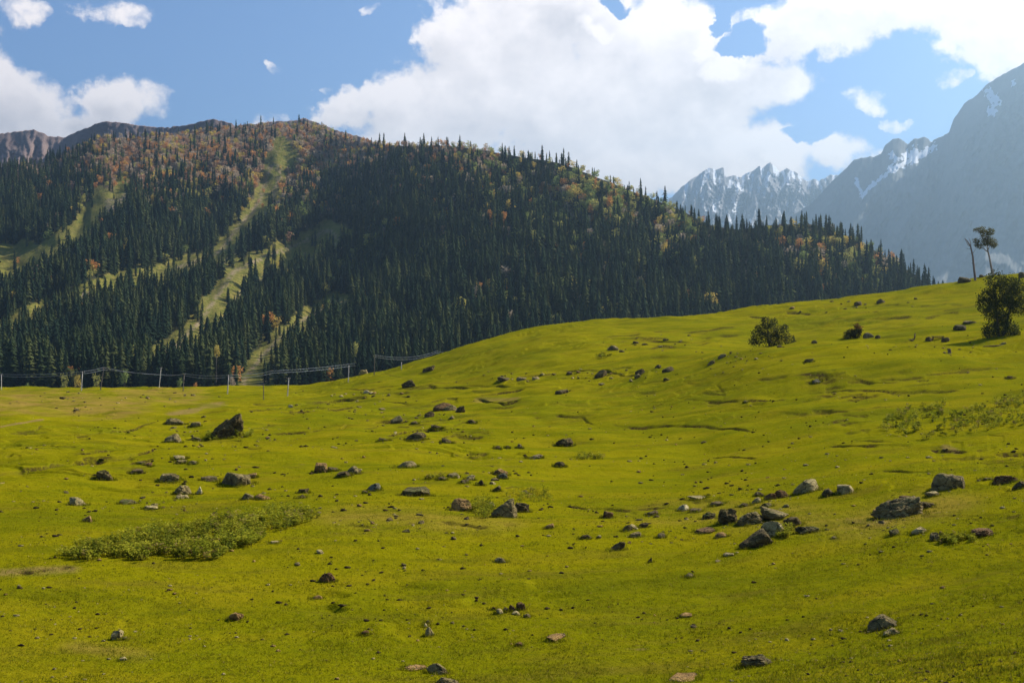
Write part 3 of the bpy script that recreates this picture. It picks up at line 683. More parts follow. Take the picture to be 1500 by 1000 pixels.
# ------------------------------------------------------------------ rocks
def rock_material(name, c0, c1, moss=.35):
    mt, q, out = material(name)
    tco = q.n('ShaderNodeTexCoord').outputs['Object']; geo = q.n('ShaderNodeNewGeometry'); pos = geo.outputs['Position']
    n1 = q.noise(pos, 1.6, 8, .68); n2 = q.noise(pos, 7.0, 6, .7); vo = q.n('ShaderNodeTexVoronoi'); vo.inputs['Scale'].default_value = 5.0; q.link(pos, vo.inputs['Vector'])
    c = q.mix(q.ss(n1, .34, .64), c0, c1)
    c = q.mix(q.m('MULTIPLY', q.ss(n2, .56, .72), .55), c, (.30, .24, .13))
    c = q.mix(q.m('MULTIPLY', q.ss(n2, .44, .30), .7), c, (.05, .04, .032))
    vc = q.n('ShaderNodeTexVoronoi', feature='DISTANCE_TO_EDGE'); vc.inputs['Scale'].default_value = 1.3
    wv = q.v('ADD', q.v('MULTIPLY', pos, (1, 1, 2.2)), q.v('MULTIPLY', q.noise(pos, 2.0, 4, .6, color=True), (.9, .9, .9))); q.link(wv, vc.inputs['Vector'])
    crack = q.ss(vc.outputs['Distance'], .0, .05)
    c = q.mix(q.m('MULTIPLY', q.m('SUBTRACT', 1.0, crack), .75), c, (.025, .018, .012))
    sx = q.n('ShaderNodeSeparateXYZ'); q.link(geo.outputs['Normal'], sx.inputs[0])
    mo = q.m('MULTIPLY', q.m('MULTIPLY', q.ss(sx.outputs[2], .2, .8), q.ss(q.noise(pos, 2.2, 5, .6), .50, .62)), moss)
    c = q.mix(mo, c, (.085, .095, .018))
    bs = q.n('ShaderNodeBsdfPrincipled'); q.link(c, bs.inputs['Base Color']); bs.inputs['Roughness'].default_value = .92; bs.inputs['Specular IOR Level'].default_value = .15
    bp = q.n('ShaderNodeBump'); bp.inputs['Strength'].default_value = 1.0; bp.inputs['Distance'].default_value = .22
    q.link(q.m('ADD', q.m('ADD', n1, q.m('MULTIPLY', n2, .6)), q.m('MULTIPLY', crack, .35)), bp.inputs['Height']); q.link(bp.outputs[0], bs.inputs['Normal']); q.link(bs.outputs[0], out.inputs[0]); return mt
RM = {'d': rock_material("dark_rock", (0.055, 0.037, 0.012), (0.159, 0.110, 0.038)), 'g': rock_material("grey_rock", (0.122, 0.088, 0.031), (0.292, 0.215, 0.083)),
      'p': rock_material("pale_rock", (0.233, 0.175, 0.068), (0.466, 0.355, 0.148), .1), 'o': rock_material("orange_rock", (0.191, 0.105, 0.031), (0.403, 0.235, 0.074), .1),
      'r': rock_material("reddish_rock", (0.093, 0.046, 0.015), (0.212, 0.112, 0.038), .1), 'm': rock_material("mossy_rock", (0.074, 0.058, 0.016), (0.170, 0.132, 0.044), .9),
      'w': rock_material("white_rock", (0.382, 0.300, 0.141), (0.636, 0.520, 0.266), 0), 'b': rock_material("bluish_rock", (0.070, 0.062, 0.037), (0.170, 0.155, 0.096), .1)}
import bmesh
_ico = {}
def ico(sub):
    if sub not in _ico:
        bm = bmesh.new(); bmesh.ops.create_icosphere(bm, subdivisions=sub, radius=1)
        bm.verts.ensure_lookup_table(); _ico[sub] = (np.array([v.co[:] for v in bm.verts]), np.array([[v.index for v in f.verts] for f in bm.faces])); bm.free()
    return _ico[sub]
def n3(p, f, seed): return (perlin(p[:, 0]*f+seed, p[:, 1]*f+p[:, 2]*f*.7, seed)+perlin(p[:, 2]*f-seed, p[:, 0]*f*.6+p[:, 1]*f, seed+7)+perlin(p[:, 1]*f, p[:, 2]*f+.3*seed, seed+11))/3
def rock_shape(seed, sub, style):
    D, T = ico(sub); g = np.random.default_rng(seed)
    npl = {'r': 22, 'a': 11, 's': 10, 'c': 9}.get(style, 13)          # rounded, angular, slab, crag
    N = g.normal(size=(npl, 3)); N /= np.linalg.norm(N, axis=1)[:, None]
    h = g.uniform(.72, 1.0, npl)
    if style == 's': N = np.vstack([N, [[.12, -.1, .99]]]); h = np.append(h, .62)
    dn = D @ N.T; rr = np.where(dn > .05, h[None]/np.maximum(dn, .05), 9)
    k = 9.0 if style == 'r' else 34.0
    r = -np.log(np.exp(-k*np.minimum(rr, 3)).sum(1))/k
    r = np.clip(r, .4, 1.35)
    P = D*r[:, None]
    rough = {'r': .6, 'a': .8, 's': .9, 'c': 1.9}.get(style, 1)
    P = P*(1+rough*(n3(D, 1.6, seed % 91)*.19+n3(D, 4.5, seed % 83)*.13+n3(D, 11, seed % 71)*.055+n3(D, 24, seed % 67)*.02)[:, None])
    mn, mx = P.min(0), P.max(0); P = (P-(mn+mx)/2)/((mx-mn)/2)
    return P, T
def add_rock(name, px, py, w, h, style, col, label, seed, lean=0.0, depth=.8):
    pos = at(px, py, None)
    x, Y = pos; W_ = w*.95*Y/F; H_ = h*.92*Y/F
    sub = 6 if w > 30 else 5 if w > 14 else 4
    P, T = rock_shape(seed, sub, style)
    dpt = W_*depth*.5
    P = P*np.array([W_/2, dpt, H_*.84])
    if lean: P[:, 2] += P[:, 0]*math.tan(lean)
    yc = Y+dpt*.55; xc = x*yc/Y
    zc = gz(xc, yc)+H_*.10
    me = make_mesh(name, P, T, [RM[col]], shade=True)
    # crisp broken edges on angular rocks
    o = link(name, me, loc=(xc, yc, zc)); tag(o, label, "rock"); ROCKY.append((xc, yc, W_/2, dpt))
    return o
ROCKY = []
B, ST = "boulder", "rock"
ROCKS = [
 (B, 333, 641, 52, 34, 'c', 'd', "largest dark rugged boulder on the left meadow with weeds at its foot", .25),
 (ST, 253, 648, 26, 15, 'r', 'g', "rounded grey rock lying left of the largest dark boulder", 0), (ST, 285, 646, 22, 10, 'c', 'm', "low mossy rock between the rounded grey rock and the largest dark boulder", 0),
 (ST, 257, 622, 30, 11, 'c', 'g', "broad rough rock heap behind and left of the largest dark boulder", 0), (ST, 286, 625, 18, 8, 'a', 'g', "small grey angular rock just behind the largest dark boulder", .2),
 (ST, 153, 703, 30, 16, 'c', 'd', "jagged dark pyramid rock at the left topped by a pale chip", .1), (ST, 200, 694, 22, 7, 's', 'd', "flat dark rock right of the jagged dark pyramid rock", 0),
 (ST, 217, 683, 14, 6, 'a', 'r', "small reddish rock in the row above the jagged pyramid rock", .1), (ST, 207, 680, 14, 5, 's', 'd', "small dark slab touching the reddish rock at left", .1),
 (ST, 248, 705, 34, 12, 's', 'g', "flat grey rock left of the big wedge slab", .1), (B, 346, 711, 50, 19, 'a', 'g', "big wedge shaped slab with a sloping pinkish top above the shrub patch", -.12),
 (ST, 368, 700, 18, 8, 'a', 'o', "small orange tinted rock touching the right end of the big wedge slab", 0), (ST, 308, 705, 26, 6, 's', 'd', "thin dark slab touching the left end of the big wedge slab", 0),
 (ST, 263, 673, 22, 5, 's', 'p', "pale flat slab uppermost in the small stone cluster left of centre", 0), (ST, 266, 679, 16, 6, 's', 'g', "grey flat stone lowest in the small cluster left of centre", 0), (ST, 283, 680, 14, 6, 'a', 'g', "dark edged stone at the right of the small cluster left of centre", 0),
 (ST, 267, 724, 26, 16, 'c', 'g', "lumpy grey brown rock beside the small upright white stone", 0), (ST, 269, 730, 22, 6, 's', 'p', "pale flat stone in front of the lumpy grey brown rock", 0), (ST, 292, 724, 9, 13, 'a', 'w', "small upright white stone with an orange side", .3),
 (ST, 114, 740, 26, 13, 'a', 'p', "pale square edged rock alone at the left", -.3), (ST, 128, 764, 16, 10, 'r', 'o', "round tan stone below the pale square edged rock", 0),
 (ST, 186, 738, 28, 8, 's', 'm', "low mossy rock left of the pale flat stones above the shrub patch", .1), (ST, 222, 746, 22, 6, 's', 'p', "pale flat stone just above the left of the shrub patch", 0),
 (ST, 364, 731, 20, 11, 'a', 'g', "grey green rock with a pale twin just above the shrub patch", .1), (ST, 386, 732, 26, 9, 'r', 'o', "pinkish pale slab above the right of the shrub patch", -.1),
 (ST, 444, 722, 18, 8, 'a', 'd', "dark leaning rock right of the pinkish pale slab", .3), (ST, 440, 730, 16, 6, 'a', 'd', "small dark rock under the dark leaning rock", .3),
 (ST, 470, 692, 23, 16, 'a', 'o', "orange faced angular rock with a dark neighbour in the left middle", 0), (ST, 488, 690, 18, 6, 's', 'd', "dark flat rock touching the orange faced rock", -.1),
 (ST, 518, 694, 24, 13, 'r', 'g', "rounded striped grey rock right of the orange faced rock", .15), (ST, 504, 698, 22, 8, 'a', 'd', "dark low rock in front of the rounded striped rock", .2),
 (ST, 547, 719, 20, 12, 'a', 'b', "dark bluish rock with a white end", .15), (ST, 555, 716, 6, 8, 'a', 'w', "white broken end of stone beside the dark bluish rock", 0), (ST, 535, 723, 10, 6, 'a', 'd', "small dark stone at the left foot of the bluish rock", 0),
 (ST, 594, 685, 34, 10, 'r', 'g', "long low brown grey rock in the centre of the meadow", .12), (B, 608, 726, 46, 15, 's', 'm', "tilted mossy slab overhanging a deep shadow", .22),
 (B, 676, 748, 32, 20, 'a', 'o', "orange topped rounded block left of the tall smooth boulder", 0), (B, 738, 758, 42, 31, 'a', 'g', "tall smooth faced boulder in the centre with weeds beside it", .1),
 (ST, 764, 750, 24, 15, 'c', 'd', "rough dark rock leaning on the right of the tall smooth boulder", -.2), (ST, 718, 743, 14, 9, 'r', 'p', "pale round stone left of the tall smooth boulder", 0),
 (ST, 689, 703, 15, 8, 'a', 'p', "small cream topped stone above the centre boulders", .1), (ST, 679, 708, 15, 6, 'a', 'd', "dark stone just left of the cream topped stone", .1), (ST, 664, 699, 18, 7, 'a', 'g', "brown low stone up left of the cream topped stone", 0), (ST, 648, 703, 14, 5, 's', 'd', "dark flat stone beside the brown low stone", 0),
 (ST, 733, 696, 24, 11, 'r', 'o', "tan rounded rock behind a bluish stone", 0), (ST, 736, 701, 16, 9, 'r', 'b', "bluish grey stone in front of the tan rounded rock", .1), (ST, 703, 711, 12, 9, 'a', 'd', "small dark pointed stone below the bluish stone", .2), (ST, 727, 720, 14, 8, 'a', 'd', "dark stone above the tall smooth boulder", .4),
 (ST, 820, 684, 17, 8, 'a', 'd', "small dark block shaped stone with pale end", 0), (ST, 827, 654, 28, 13, 'c', 'd', "dark crouching rock alone right of centre", .1), (ST, 784, 672, 24, 6, 's', 'g', "flat brown rock left of the small block stone", .2), (ST, 761, 657, 11, 8, 'a', 'g', "small grey peaked stone in a row of three", .1), (ST, 744, 657, 8, 5, 'a', 'd', "middle small stone in a row of three", 0), (ST, 729, 658, 9, 5, 'a', 'd', "left small stone in a row of three", 0),
 (ST, 609, 645, 32, 13, 'r', 'd', "dark oval boulder with pale right end in mid meadow", .15), (ST, 655, 649, 18, 9, 'a', 'd', "dark triangular rock right of the dark oval boulder", 0), (ST, 562, 646, 18, 6, 'c', 'd', "low dark rubble rock left of the dark oval boulder", 0),
 (B, 650, 601, 34, 13, 'r', 'r', "brown domed boulder on the far turf bank", 0), (ST, 660, 601, 24, 9, 'r', 'g', "grey low rock against the right of the brown domed boulder", 0), (ST, 629, 610, 16, 11, 'a', 'd', "dark block in front of the brown domed boulder", 0), (ST, 674, 604, 16, 10, 'c', 'd', "dark rough rock right of the brown domed boulder", .2), (ST, 582, 619, 20, 9, 'a', 'g', "grey sloping rock below the left end of the far turf bank", .2), (ST, 607, 622, 12, 6, 'a', 'd', "small dark rock between the grey sloping rock and far bank", .2), (ST, 691, 620, 14, 6, 'c', 'd', "small dark rock alone below the right of the far bank", 0), (ST, 640, 628, 18, 6, 'c', 'd', "dark crumbled rock on the short bank above the oval boulder", 0),
 (B, 599, 567, 24, 14, 'c', 'd', "dark rough boulder with pale right side at the far straight bank", -.2), (ST, 426, 597, 8, 4, 'r', 'w', "tiny whitish stone on the far left meadow", 0), (ST, 537, 576, 10, 5, 'a', 'w', "small whitish stone on the far turf lip", 0), (ST, 533, 537, 16, 8, 'c', 'p', "pale rock cropping out on the far grassy knoll by the poles", 0), (ST, 628, 544, 20, 8, 'c', 'd', "dark rock on the slope right of the far grassy knoll", .1),
 (ST, 880, 553, 20, 11, 'a', 'd', "dark square rock on the far slope, largest of its group", .05), (ST, 938, 549, 17, 9, 'c', 'd', "dark rough rock of a pair on the far slope", 0), (ST, 934, 554, 11, 7, 'a', 'g', "grey stone in front of the dark rough rock of the far pair", .1), (ST, 979, 545, 20, 9, 'r', 'd', "smooth dark rock right of the far pair", .15), (ST, 964, 540, 11, 6, 'r', 'd', "smaller smooth dark rock up left of its larger twin", .15), (ST, 898, 513, 18, 8, 'r', 'g', "grey rounded rock high on the round knoll slope", .1), (ST, 911, 516, 9, 4, 'a', 'd', "dark little rock beside the grey rounded rock on the knoll", 0), (ST, 823, 577, 22, 7, 's', 'd', "flat dark rock in mid slope under the dark square rock", .2), (ST, 785, 556, 12, 5, 'r', 'p', "pale oval stone at the right of the far stone row", 0), (ST, 764, 557, 16, 5, 's', 'g', "grey flat stone in the middle of the far stone row", 0), (ST, 738, 558, 20, 6, 's', 'd', "dark flat stone at the left of the far stone row", 0), (ST, 834, 550, 10, 4, 'a', 'd', "small dark stone left of the dark square rock", 0), (ST, 976, 557, 10, 4, 'a', 'd', "tiny dark stone under the smooth dark twin rocks", 0),
 (B, 1181, 722, 40, 23, 'r', 'p', "smooth pale oval boulder standing alone at the right", .12), (ST, 1213, 727, 21, 13, 'a', 'd', "dark triangular rock right of the smooth pale oval boulder", .1), (ST, 1240, 722, 32, 12, 'a', 'p', "pale wedge rock with a flat top next to the dark triangular rock", -.1),
 (ST, 1142, 729, 26, 13, 'c', 'r', "reddish rugged rock left of the smooth pale oval boulder", .1), (ST, 1128, 731, 18, 10, 'a', 'r', "reddish rock adjoining the left of the rugged reddish rock", .2), (ST, 1112, 727, 18, 8, 'c', 'd', "small dark rock leftmost of the reddish group", 0), (ST, 1107, 737, 16, 9, 'a', 'p', "pale sloping stone under the small dark rock", .3), (ST, 1122, 743, 24, 9, 'a', 'm', "green mossy stone with grey right end under the reddish group", .25),
 (B, 1066, 767, 30, 25, 'c', 'd', "dark upright head of the big outcrop in the right middle", .1), (B, 1098, 768, 44, 21, 'c', 'g', "massive rounded body of the big outcrop beside its dark head", -.1), (B, 1136, 761, 44, 14, 's', 'g', "long sloping slab at the right of the big outcrop", -.2), (ST, 1090, 742, 20, 6, 'a', 'd', "dark stone behind the big outcrop", 0),
 (B, 1106, 801, 52, 24, 'r', 'd', "dark shaded boulder in the foreground of the big outcrop", .3), (B, 1133, 785, 36, 25, 'a', 'p', "pale lit peaked boulder with weeds beside the dark shaded boulder", -.2), (ST, 1162, 771, 30, 15, 'a', 'd', "dark pyramid rock right of the pale lit peaked boulder", -.05), (ST, 1184, 781, 40, 11, 'c', 'm', "low mossy rough rock at the right foot of the dark pyramid rock", 0),  # first two: lit and shaded parts of one rock, put in by colour
 (ST, 1038, 760, 26, 11, 'c', 'm', "mossy rock with a reddish rim left of the big outcrop", .1), (ST, 1032, 781, 32, 6, 's', 'r', "thin reddish slab lying below the mossy rim rock", .15), (ST, 1057, 787, 20, 8, 'r', 'o', "pinkish low stone below the big outcrop", 0), (ST, 1001, 748, 20, 10, 'a', 'w', "white topped stone left of the big outcrop", .2), (ST, 1019, 750, 20, 6, 's', 'd', "flat dark stone between the white topped stone and the outcrop", .1), (ST, 1021, 731, 30, 4, 's', 'p', "thin pale slab above the white topped stone", 0), (ST, 1050, 741, 22, 6, 's', 'd', "flat dark ledge stone behind the big outcrop left side", .1),
 (ST, 890, 759, 18, 14, 'a', 'r', "brown leaning pointed rock in the middle foreground", .4), (ST, 956, 755, 18, 8, 's', 'd', "dark slanted rock right of the brown leaning pointed rock", .4), (ST, 918, 778, 18, 10, 'a', 'd', "dark rock with pale right half below the leaning pointed rock", .3), (ST, 927, 775, 14, 8, 'r', 'p', "pale right half stone touching a dark rock", 0), (ST, 942, 773, 18, 8, 'c', 'd', "dark rough rock right of the pale half stone", .3), (ST, 930, 787, 20, 8, 'a', 'g', "grey slanted rock under the pale half stone", .3), (ST, 969, 788, 12, 8, 'r', 'g', "grey round stone at the end of a reddish streak", .1), (ST, 903, 806, 28, 12, 'c', 'd', "dark heavy rock low in the middle foreground", .3), (ST, 858, 789, 18, 7, 'c', 'd', "dark low rock left of the dark heavy rock", .1), (ST, 952, 824, 7, 8, 'a', 'd', "small dark pointed stone below the dark heavy rock", .4),
 (B, 1388, 716, 52, 25, 'r', 'g', "square shouldered grey boulder at the right", .06), (ST, 1366, 727, 22, 6, 's', 'p', "pale flat stone at the left foot of the square shouldered boulder", .05), (B, 1318, 758, 80, 30, 'c', 'g', "long craggy rock ridge leaning down left at the right", .22), (ST, 1325, 732, 20, 6, 's', 'r', "brown cap stone on the far side of the long craggy rock ridge", .1), (ST, 1357, 744, 26, 9, 'c', 'd', "dark rubble rock at the right end of the long craggy rock ridge", -.1),
 (ST, 1309, 784, 17, 10, 'r', 'm', "small round mossy rock below the long craggy rock ridge", .1), (ST, 1346, 781, 24, 9, 'a', 'p', "pale broken rock right of the small round mossy rock", .2), (ST, 1369, 792, 15, 14, 'a', 'g', "grey upright rock with a small partner beside green weeds", .1), (ST, 1379, 784, 9, 7, 'r', 'r', "small reddish stone behind the grey upright rock", 0), (ST, 1436, 786, 42, 11, 'c', 'r', "dark red jagged rock at the far right beside green weeds", .12), (ST, 1471, 708, 36, 13, 'c', 'r', "brown rough rock at the right edge of the photo", .05), (ST, 1494, 716, 26, 13, 'c', 'd', "dark rock cut by the right edge of the photo", .1), (ST, 1447, 703, 16, 3, 's', 'd', "thin dark stone left of the brown rough rock at the edge", 0),
 (ST, 479, 852, 27, 15, 'c', 'r', "lone brown lumpy rock in the left foreground", 0), (ST, 346, 908, 22, 11, 'a', 'o', "lone tan square rock in the left foreground", 0), (ST, 172, 936, 18, 16, 'a', 'p', "lone pale triangular rock with a long shadow at lower left", .1), (ST, 183, 937, 7, 5, 'a', 'g', "tiny stone beside the lone pale triangular rock", 0), (ST, 181, 967, 14, 5, 'r', 'p', "small pale stone on bare earth at lower left", .1),
 (ST, 630, 931, 15, 14, 'r', 'p', "egg shaped pale stone with small cap stones in the lower middle", .1), (ST, 624, 918, 8, 5, 'r', 'w', "white chip behind the egg shaped pale stone", 0), (ST, 627, 913, 7, 5, 'r', 'p', "pale chip uppermost behind the egg shaped stone", 0), (B, 640, 987, 34, 16, 'a', 'g', "grey pointed boulder near the bottom of the photo with a dark shadow", -.15), (B, 655, 1003, 36, 13, 'r', 'g', "grey speckled boulder cut by the bottom of the photo", 0), (ST, 608, 981, 34, 4, 's', 'o', "thin orange sliver stone left of the grey pointed boulder", 0),
 (ST, 763, 893, 15, 11, 'r', 'r', "largest reddish stone in a row of rounded stones", 0), (ST, 750, 895, 11, 10, 'r', 'r', "second reddish brown stone in the row of rounded stones", 0), (ST, 741, 896, 8, 7, 'r', 'd', "dark little stone in the row of rounded stones", 0), (ST, 732, 899, 11, 8, 'r', 'p', "pale round stone at the left of the row of rounded stones", 0), (ST, 756, 901, 13, 6, 'r', 'p', "pale flat stone in front of the row of rounded stones", 0), (ST, 772, 904, 12, 6, 'a', 'g', "grey stone at the right front of the row of rounded stones", 0), (ST, 723, 893, 8, 5, 'a', 'r', "small reddish stone left of the row of rounded stones", 0),
 (B, 1110, 975, 54, 15, 'c', 'g', "low lumpy grey rock with tan right end near the bottom", 0), (B, 1292, 921, 48, 20, 'a', 'g', "sloping grey rock rising to a point at lower right", .25), (ST, 1306, 929, 28, 9, 'c', 'p', "pale crusted stone in front of the sloping grey rock", .1), (ST, 1004, 904, 20, 7, 'a', 'o', "lone orange brown stone in the lower right middle", 0), (ST, 1000, 997, 48, 6, 's', 'o', "pale orange slab at the bottom of the photo", .08), (ST, 815, 938, 30, 5, 's', 'o', "pale orange flat stone in the lower middle", .05), (ST, 760, 946, 12, 6, 'r', 'r', "small rust red stone below the row of rounded stones", 0), (ST, 1009, 845, 15, 7, 'a', 'g', "small grey stone in the right foreground below the outcrop", 0), (ST, 1067, 814, 16, 4, 's', 'p', "pale flat stone below the dark shaded boulder", .1), (ST, 1222, 789, 9, 4, 'a', 'p', "pale chip right of the low mossy rough rock", .1), (ST, 465, 877, 16, 5, 'r', 'o', "small orange stone below the lone brown lumpy rock", .1), (ST, 535, 929, 12, 6, 'r', 'r', "small reddish stone left of the egg shaped pale stone", 0), (ST, 733, 824, 18, 8, 'c', 'p', "pale crusted stone in the middle foreground", .1), (ST, 804, 774, 16, 7, 'a', 'o', "tan stone right of the tall smooth boulder", .2), (ST, 402, 796, 14, 4, 's', 'p', "pale flat stone right of the shrub patch", .1),
 (ST, 1272, 495, 16, 9, 'r', 'g', "grey round rock beside the small orange topped bush", 0), (ST, 1286, 496, 9, 6, 'r', 'd', "little dark rock right of the grey round rock by the bush", 0), (ST, 1406, 484, 20, 9, 'a', 'd', "dark rock with a pale lip left of the big dark bush", .05), (ST, 1420, 474, 22, 4, 's', 'g', "thin stone slab behind the dark rock left of the big bush", 0), (ST, 1361, 500, 12, 7, 'a', 'd', "dark stone under the left end of the wooden bench", .1), (ST, 1385, 501, 13, 7, 'r', 'd', "dark stone under the right end of the wooden bench", .1), (ST, 1185, 531, 15, 6, 'a', 'd', "dark rock on the near hump right of centre", .1), (B, 1412, 414, 22, 10, 'a', 'd', "dark boulder on the skyline left of the bare dead tree", 0), (ST, 1438, 405, 9, 4, 'r', 'd', "small dark rock on the skyline between the two bare trees", 0), (ST, 1497, 407, 12, 9, 'c', 'd', "dark rock on the skyline at the right edge", 0), (ST, 1257, 448, 13, 7, 'a', 'd', "dark rock on the far right slope under the skyline", 0), (ST, 1290, 444, 14, 7, 'a', 'd', "dark rock near the skyline of the far right slope", .1), (ST, 1142, 509, 9, 4, 'a', 'd', "dark stone at the right foot of the big round bush", 0), (ST, 1193, 503, 9, 5, 'a', 'g', "grey stone right of the big round bush", 0), (ST, 1480, 555, 12, 5, 'a', 'r', "small reddish stone at the upper right", .1), (ST, 1196, 561, 14, 5, 'a', 'b', "small bluish stone in the upper right turf", .1), (ST, 1042, 534, 12, 6, 'a', 'g', "grey stone on the lip of the near hump", .2), (ST, 1058, 524, 14, 6, 'c', 'g', "grey rough stone higher on the lip of the near hump", .2), (ST, 1093, 590, 8, 4, 'r', 'g', "little grey stone on the long turf bank right of centre", 0)]
rock_pos = []
for k, (nm, px, py, w, h, st, colr, lab, lean) in enumerate(ROCKS):
    o = add_rock(nm, px, py, w, h, st, colr, lab, 1000+k*37, lean, depth=.75 if st != 's' else 1.0)
    rock_pos.append((px, py, w, h))

# scattered individual stones (copies of a few shapes), and uncounted pebbles and clods
def pebble_proto(seed, sub): 
    P, T = rock_shape(seed, sub, 'a' if seed % 2 else 'r'); return P*np.array([.5, .42, .30]), T
SM = [(make_mesh("stone", *pebble_proto(500+s, 4), [RM[c]], shade=True), nmc) for s, (c, nmc) in enumerate([('d', 'dark'), ('g', 'grey'), ('p', 'pale'), ('d', 'dark'), ('o', 'tan'), ('g', 'grey')])]
clus = [(260, 625, 60, 14), (290, 660, 60, 20), (240, 735, 80, 18), (380, 640, 60, 14), (470, 600, 70, 14), (600, 612, 80, 12), (600, 640, 80, 16), (640, 770, 80, 16), (560, 765, 60, 14), (700, 700, 80, 24), (740, 555, 70, 8), (950, 775, 80, 26), (1090, 770, 110, 30), (1330, 770, 90, 24), (860, 550, 110, 10), (960, 500, 80, 14), (1090, 525, 60, 14), (1380, 512, 80, 10), (540, 580, 60, 10), (110, 590, 80, 14), (240, 585, 60, 8), (1250, 450, 100, 12)]
ns = 0
while ns < 116:
    cl = clus[random.randrange(len(clus))] if random.random() < .8 else (750, 780, 420, 110)
    px = random.gauss(cl[0], cl[2]*.55); py = random.gauss(cl[1], cl[3]*.6)
    if not (5 < px < 1495 and py < 990): continue
    Y = hit(px, py, ground, None)
    if not Y: continue
    w = random.uniform(4, 10)*(1.15 if py > 700 else .9)*Y/F; i = random.randrange(len(SM)); x = (px-750)/F*Y
    o = link("stone", SM[i][0], loc=(x, Y, gz(x, Y)+w*.06)); o.scale = (w*random.uniform(.9, 1.4), w, w*random.uniform(.7, 1.2)); o.rotation_euler = (random.uniform(-.2, .2), random.uniform(-.3, .3), random.uniform(0, 6.28))
    area = "left" if px < 500 else "middle" if px < 1000 else "right"
    dist = "far" if py < 620 else "mid" if py < 740 else "near"
    tag(o, "small %s stone scattered in the turf of the %s meadow at the %s" % (SM[i][1], dist, area), "stone", "small %s stones in the %s %s meadow" % (SM[i][1], dist, area)); ns += 1
def scatter(name, n, col, smin, smax, label, cat, seed, white=False, flat=.6):
    g = np.random.default_rng(seed); protos = [ico(2)[0]*(1+.25*g.normal(size=(42, 1))) for _ in range(6)]; T = ico(2)[1]
    px = g.uniform(-40, 1540, n*4); lnY = g.uniform(math.log(17), math.log(190), n*4)
    u = (px-750)/F; Y = np.exp(lnY); kp = g.uniform(0, 1, n*4) < smooth(fbm(u*Y/9, Y/9, seed, 3), -.25, .5); u = u[kp][:n]; Y = Y[kp][:n]
    z = ground(u, Y); m = len(u); s = smin+(smax-smin)*g.uniform(0, 1, m)**3; s = s*np.clip(Y/45, .6, 1.8)
    V = np.concatenate([protos[i % 6]*np.array([s[i]*g.uniform(.8, 1.6), s[i], s[i]*flat])+np.array([u[i]*Y[i], Y[i], z[i]+s[i]*.25]) for i in range(m)])
    TT = (T[None]+(np.arange(m)*42)[:, None, None]).reshape(-1, 3)
    tag(link(name, make_mesh(name, V, TT, [col], shade=False)), label, cat, kind='stuff')
cl_m, q, out = material("dung_brown"); bs = q.n('ShaderNodeBsdfDiffuse'); q.link(q.mix(q.ss(q.noise(q.n('ShaderNodeNewGeometry').outputs['Position'], 6, 4), .4, .6), (.022, .016, .010), (.06, .042, .02)), bs.inputs[0]); q.link(bs.outputs[0], out.inputs[0])
def rubble(n):
    g = np.random.default_rng(640); protos = [rock_shape(700+i, 3, 'a') for i in range(6)]; Vs = []; Ts = []; o = 0
    while len(Vs) < n:
        cl = clus[g.integers(len(clus))]; px = g.normal(cl[0], cl[2]*.6); py = g.normal(cl[1], cl[3]*.55)
        if not (0 < px < 1500 and py < 1000): continue
        Y = hit(px, py, ground, None)
        if not Y: continue
        w = g.uniform(1.2, 4.5)*Y/F*.5; x = (px-750)/F*Y; P, T = protos[g.integers(6)]
        a = g.uniform(0, 6.28); Q = P*np.array([w*g.uniform(.9, 1.6), w, w*g.uniform(.4, .8)])
        Q = np.stack([Q[:, 0]*np.cos(a)-Q[:, 1]*np.sin(a)+x, Q[:, 0]*np.sin(a)+Q[:, 1]*np.cos(a)+Y, Q[:, 2]+gz(x, Y)+w*.12], 1)
        Vs.append(Q); Ts.append(T+o); o += len(Q)
    fm = np.repeat(g.choice([0, 0, 1, 2], n), len(protos[0][1]))
    tag(link("rubble", make_mesh("rubble", np.concatenate(Vs), np.concatenate(Ts), [RM['d'], RM['g'], RM['p']], fm)), "broken stone rubble strewn between the larger rocks of the meadow", "rubble", kind='stuff')
rubble(420)
scatter("dung_clods", 2300, cl_m, .015, .085, "dark dung clods and earth crumbs dotted over the grazed turf", "dung", 601)
scatter("pebbles", 900, RM['p'], .02, .085, "pale pebbles dotted over the grazed turf", "pebbles", 602)
scatter("pink_pebbles", 260, RM['o'], .02, .08, "tan and orange pebbles dotted over the grazed turf", "pebbles", 603)

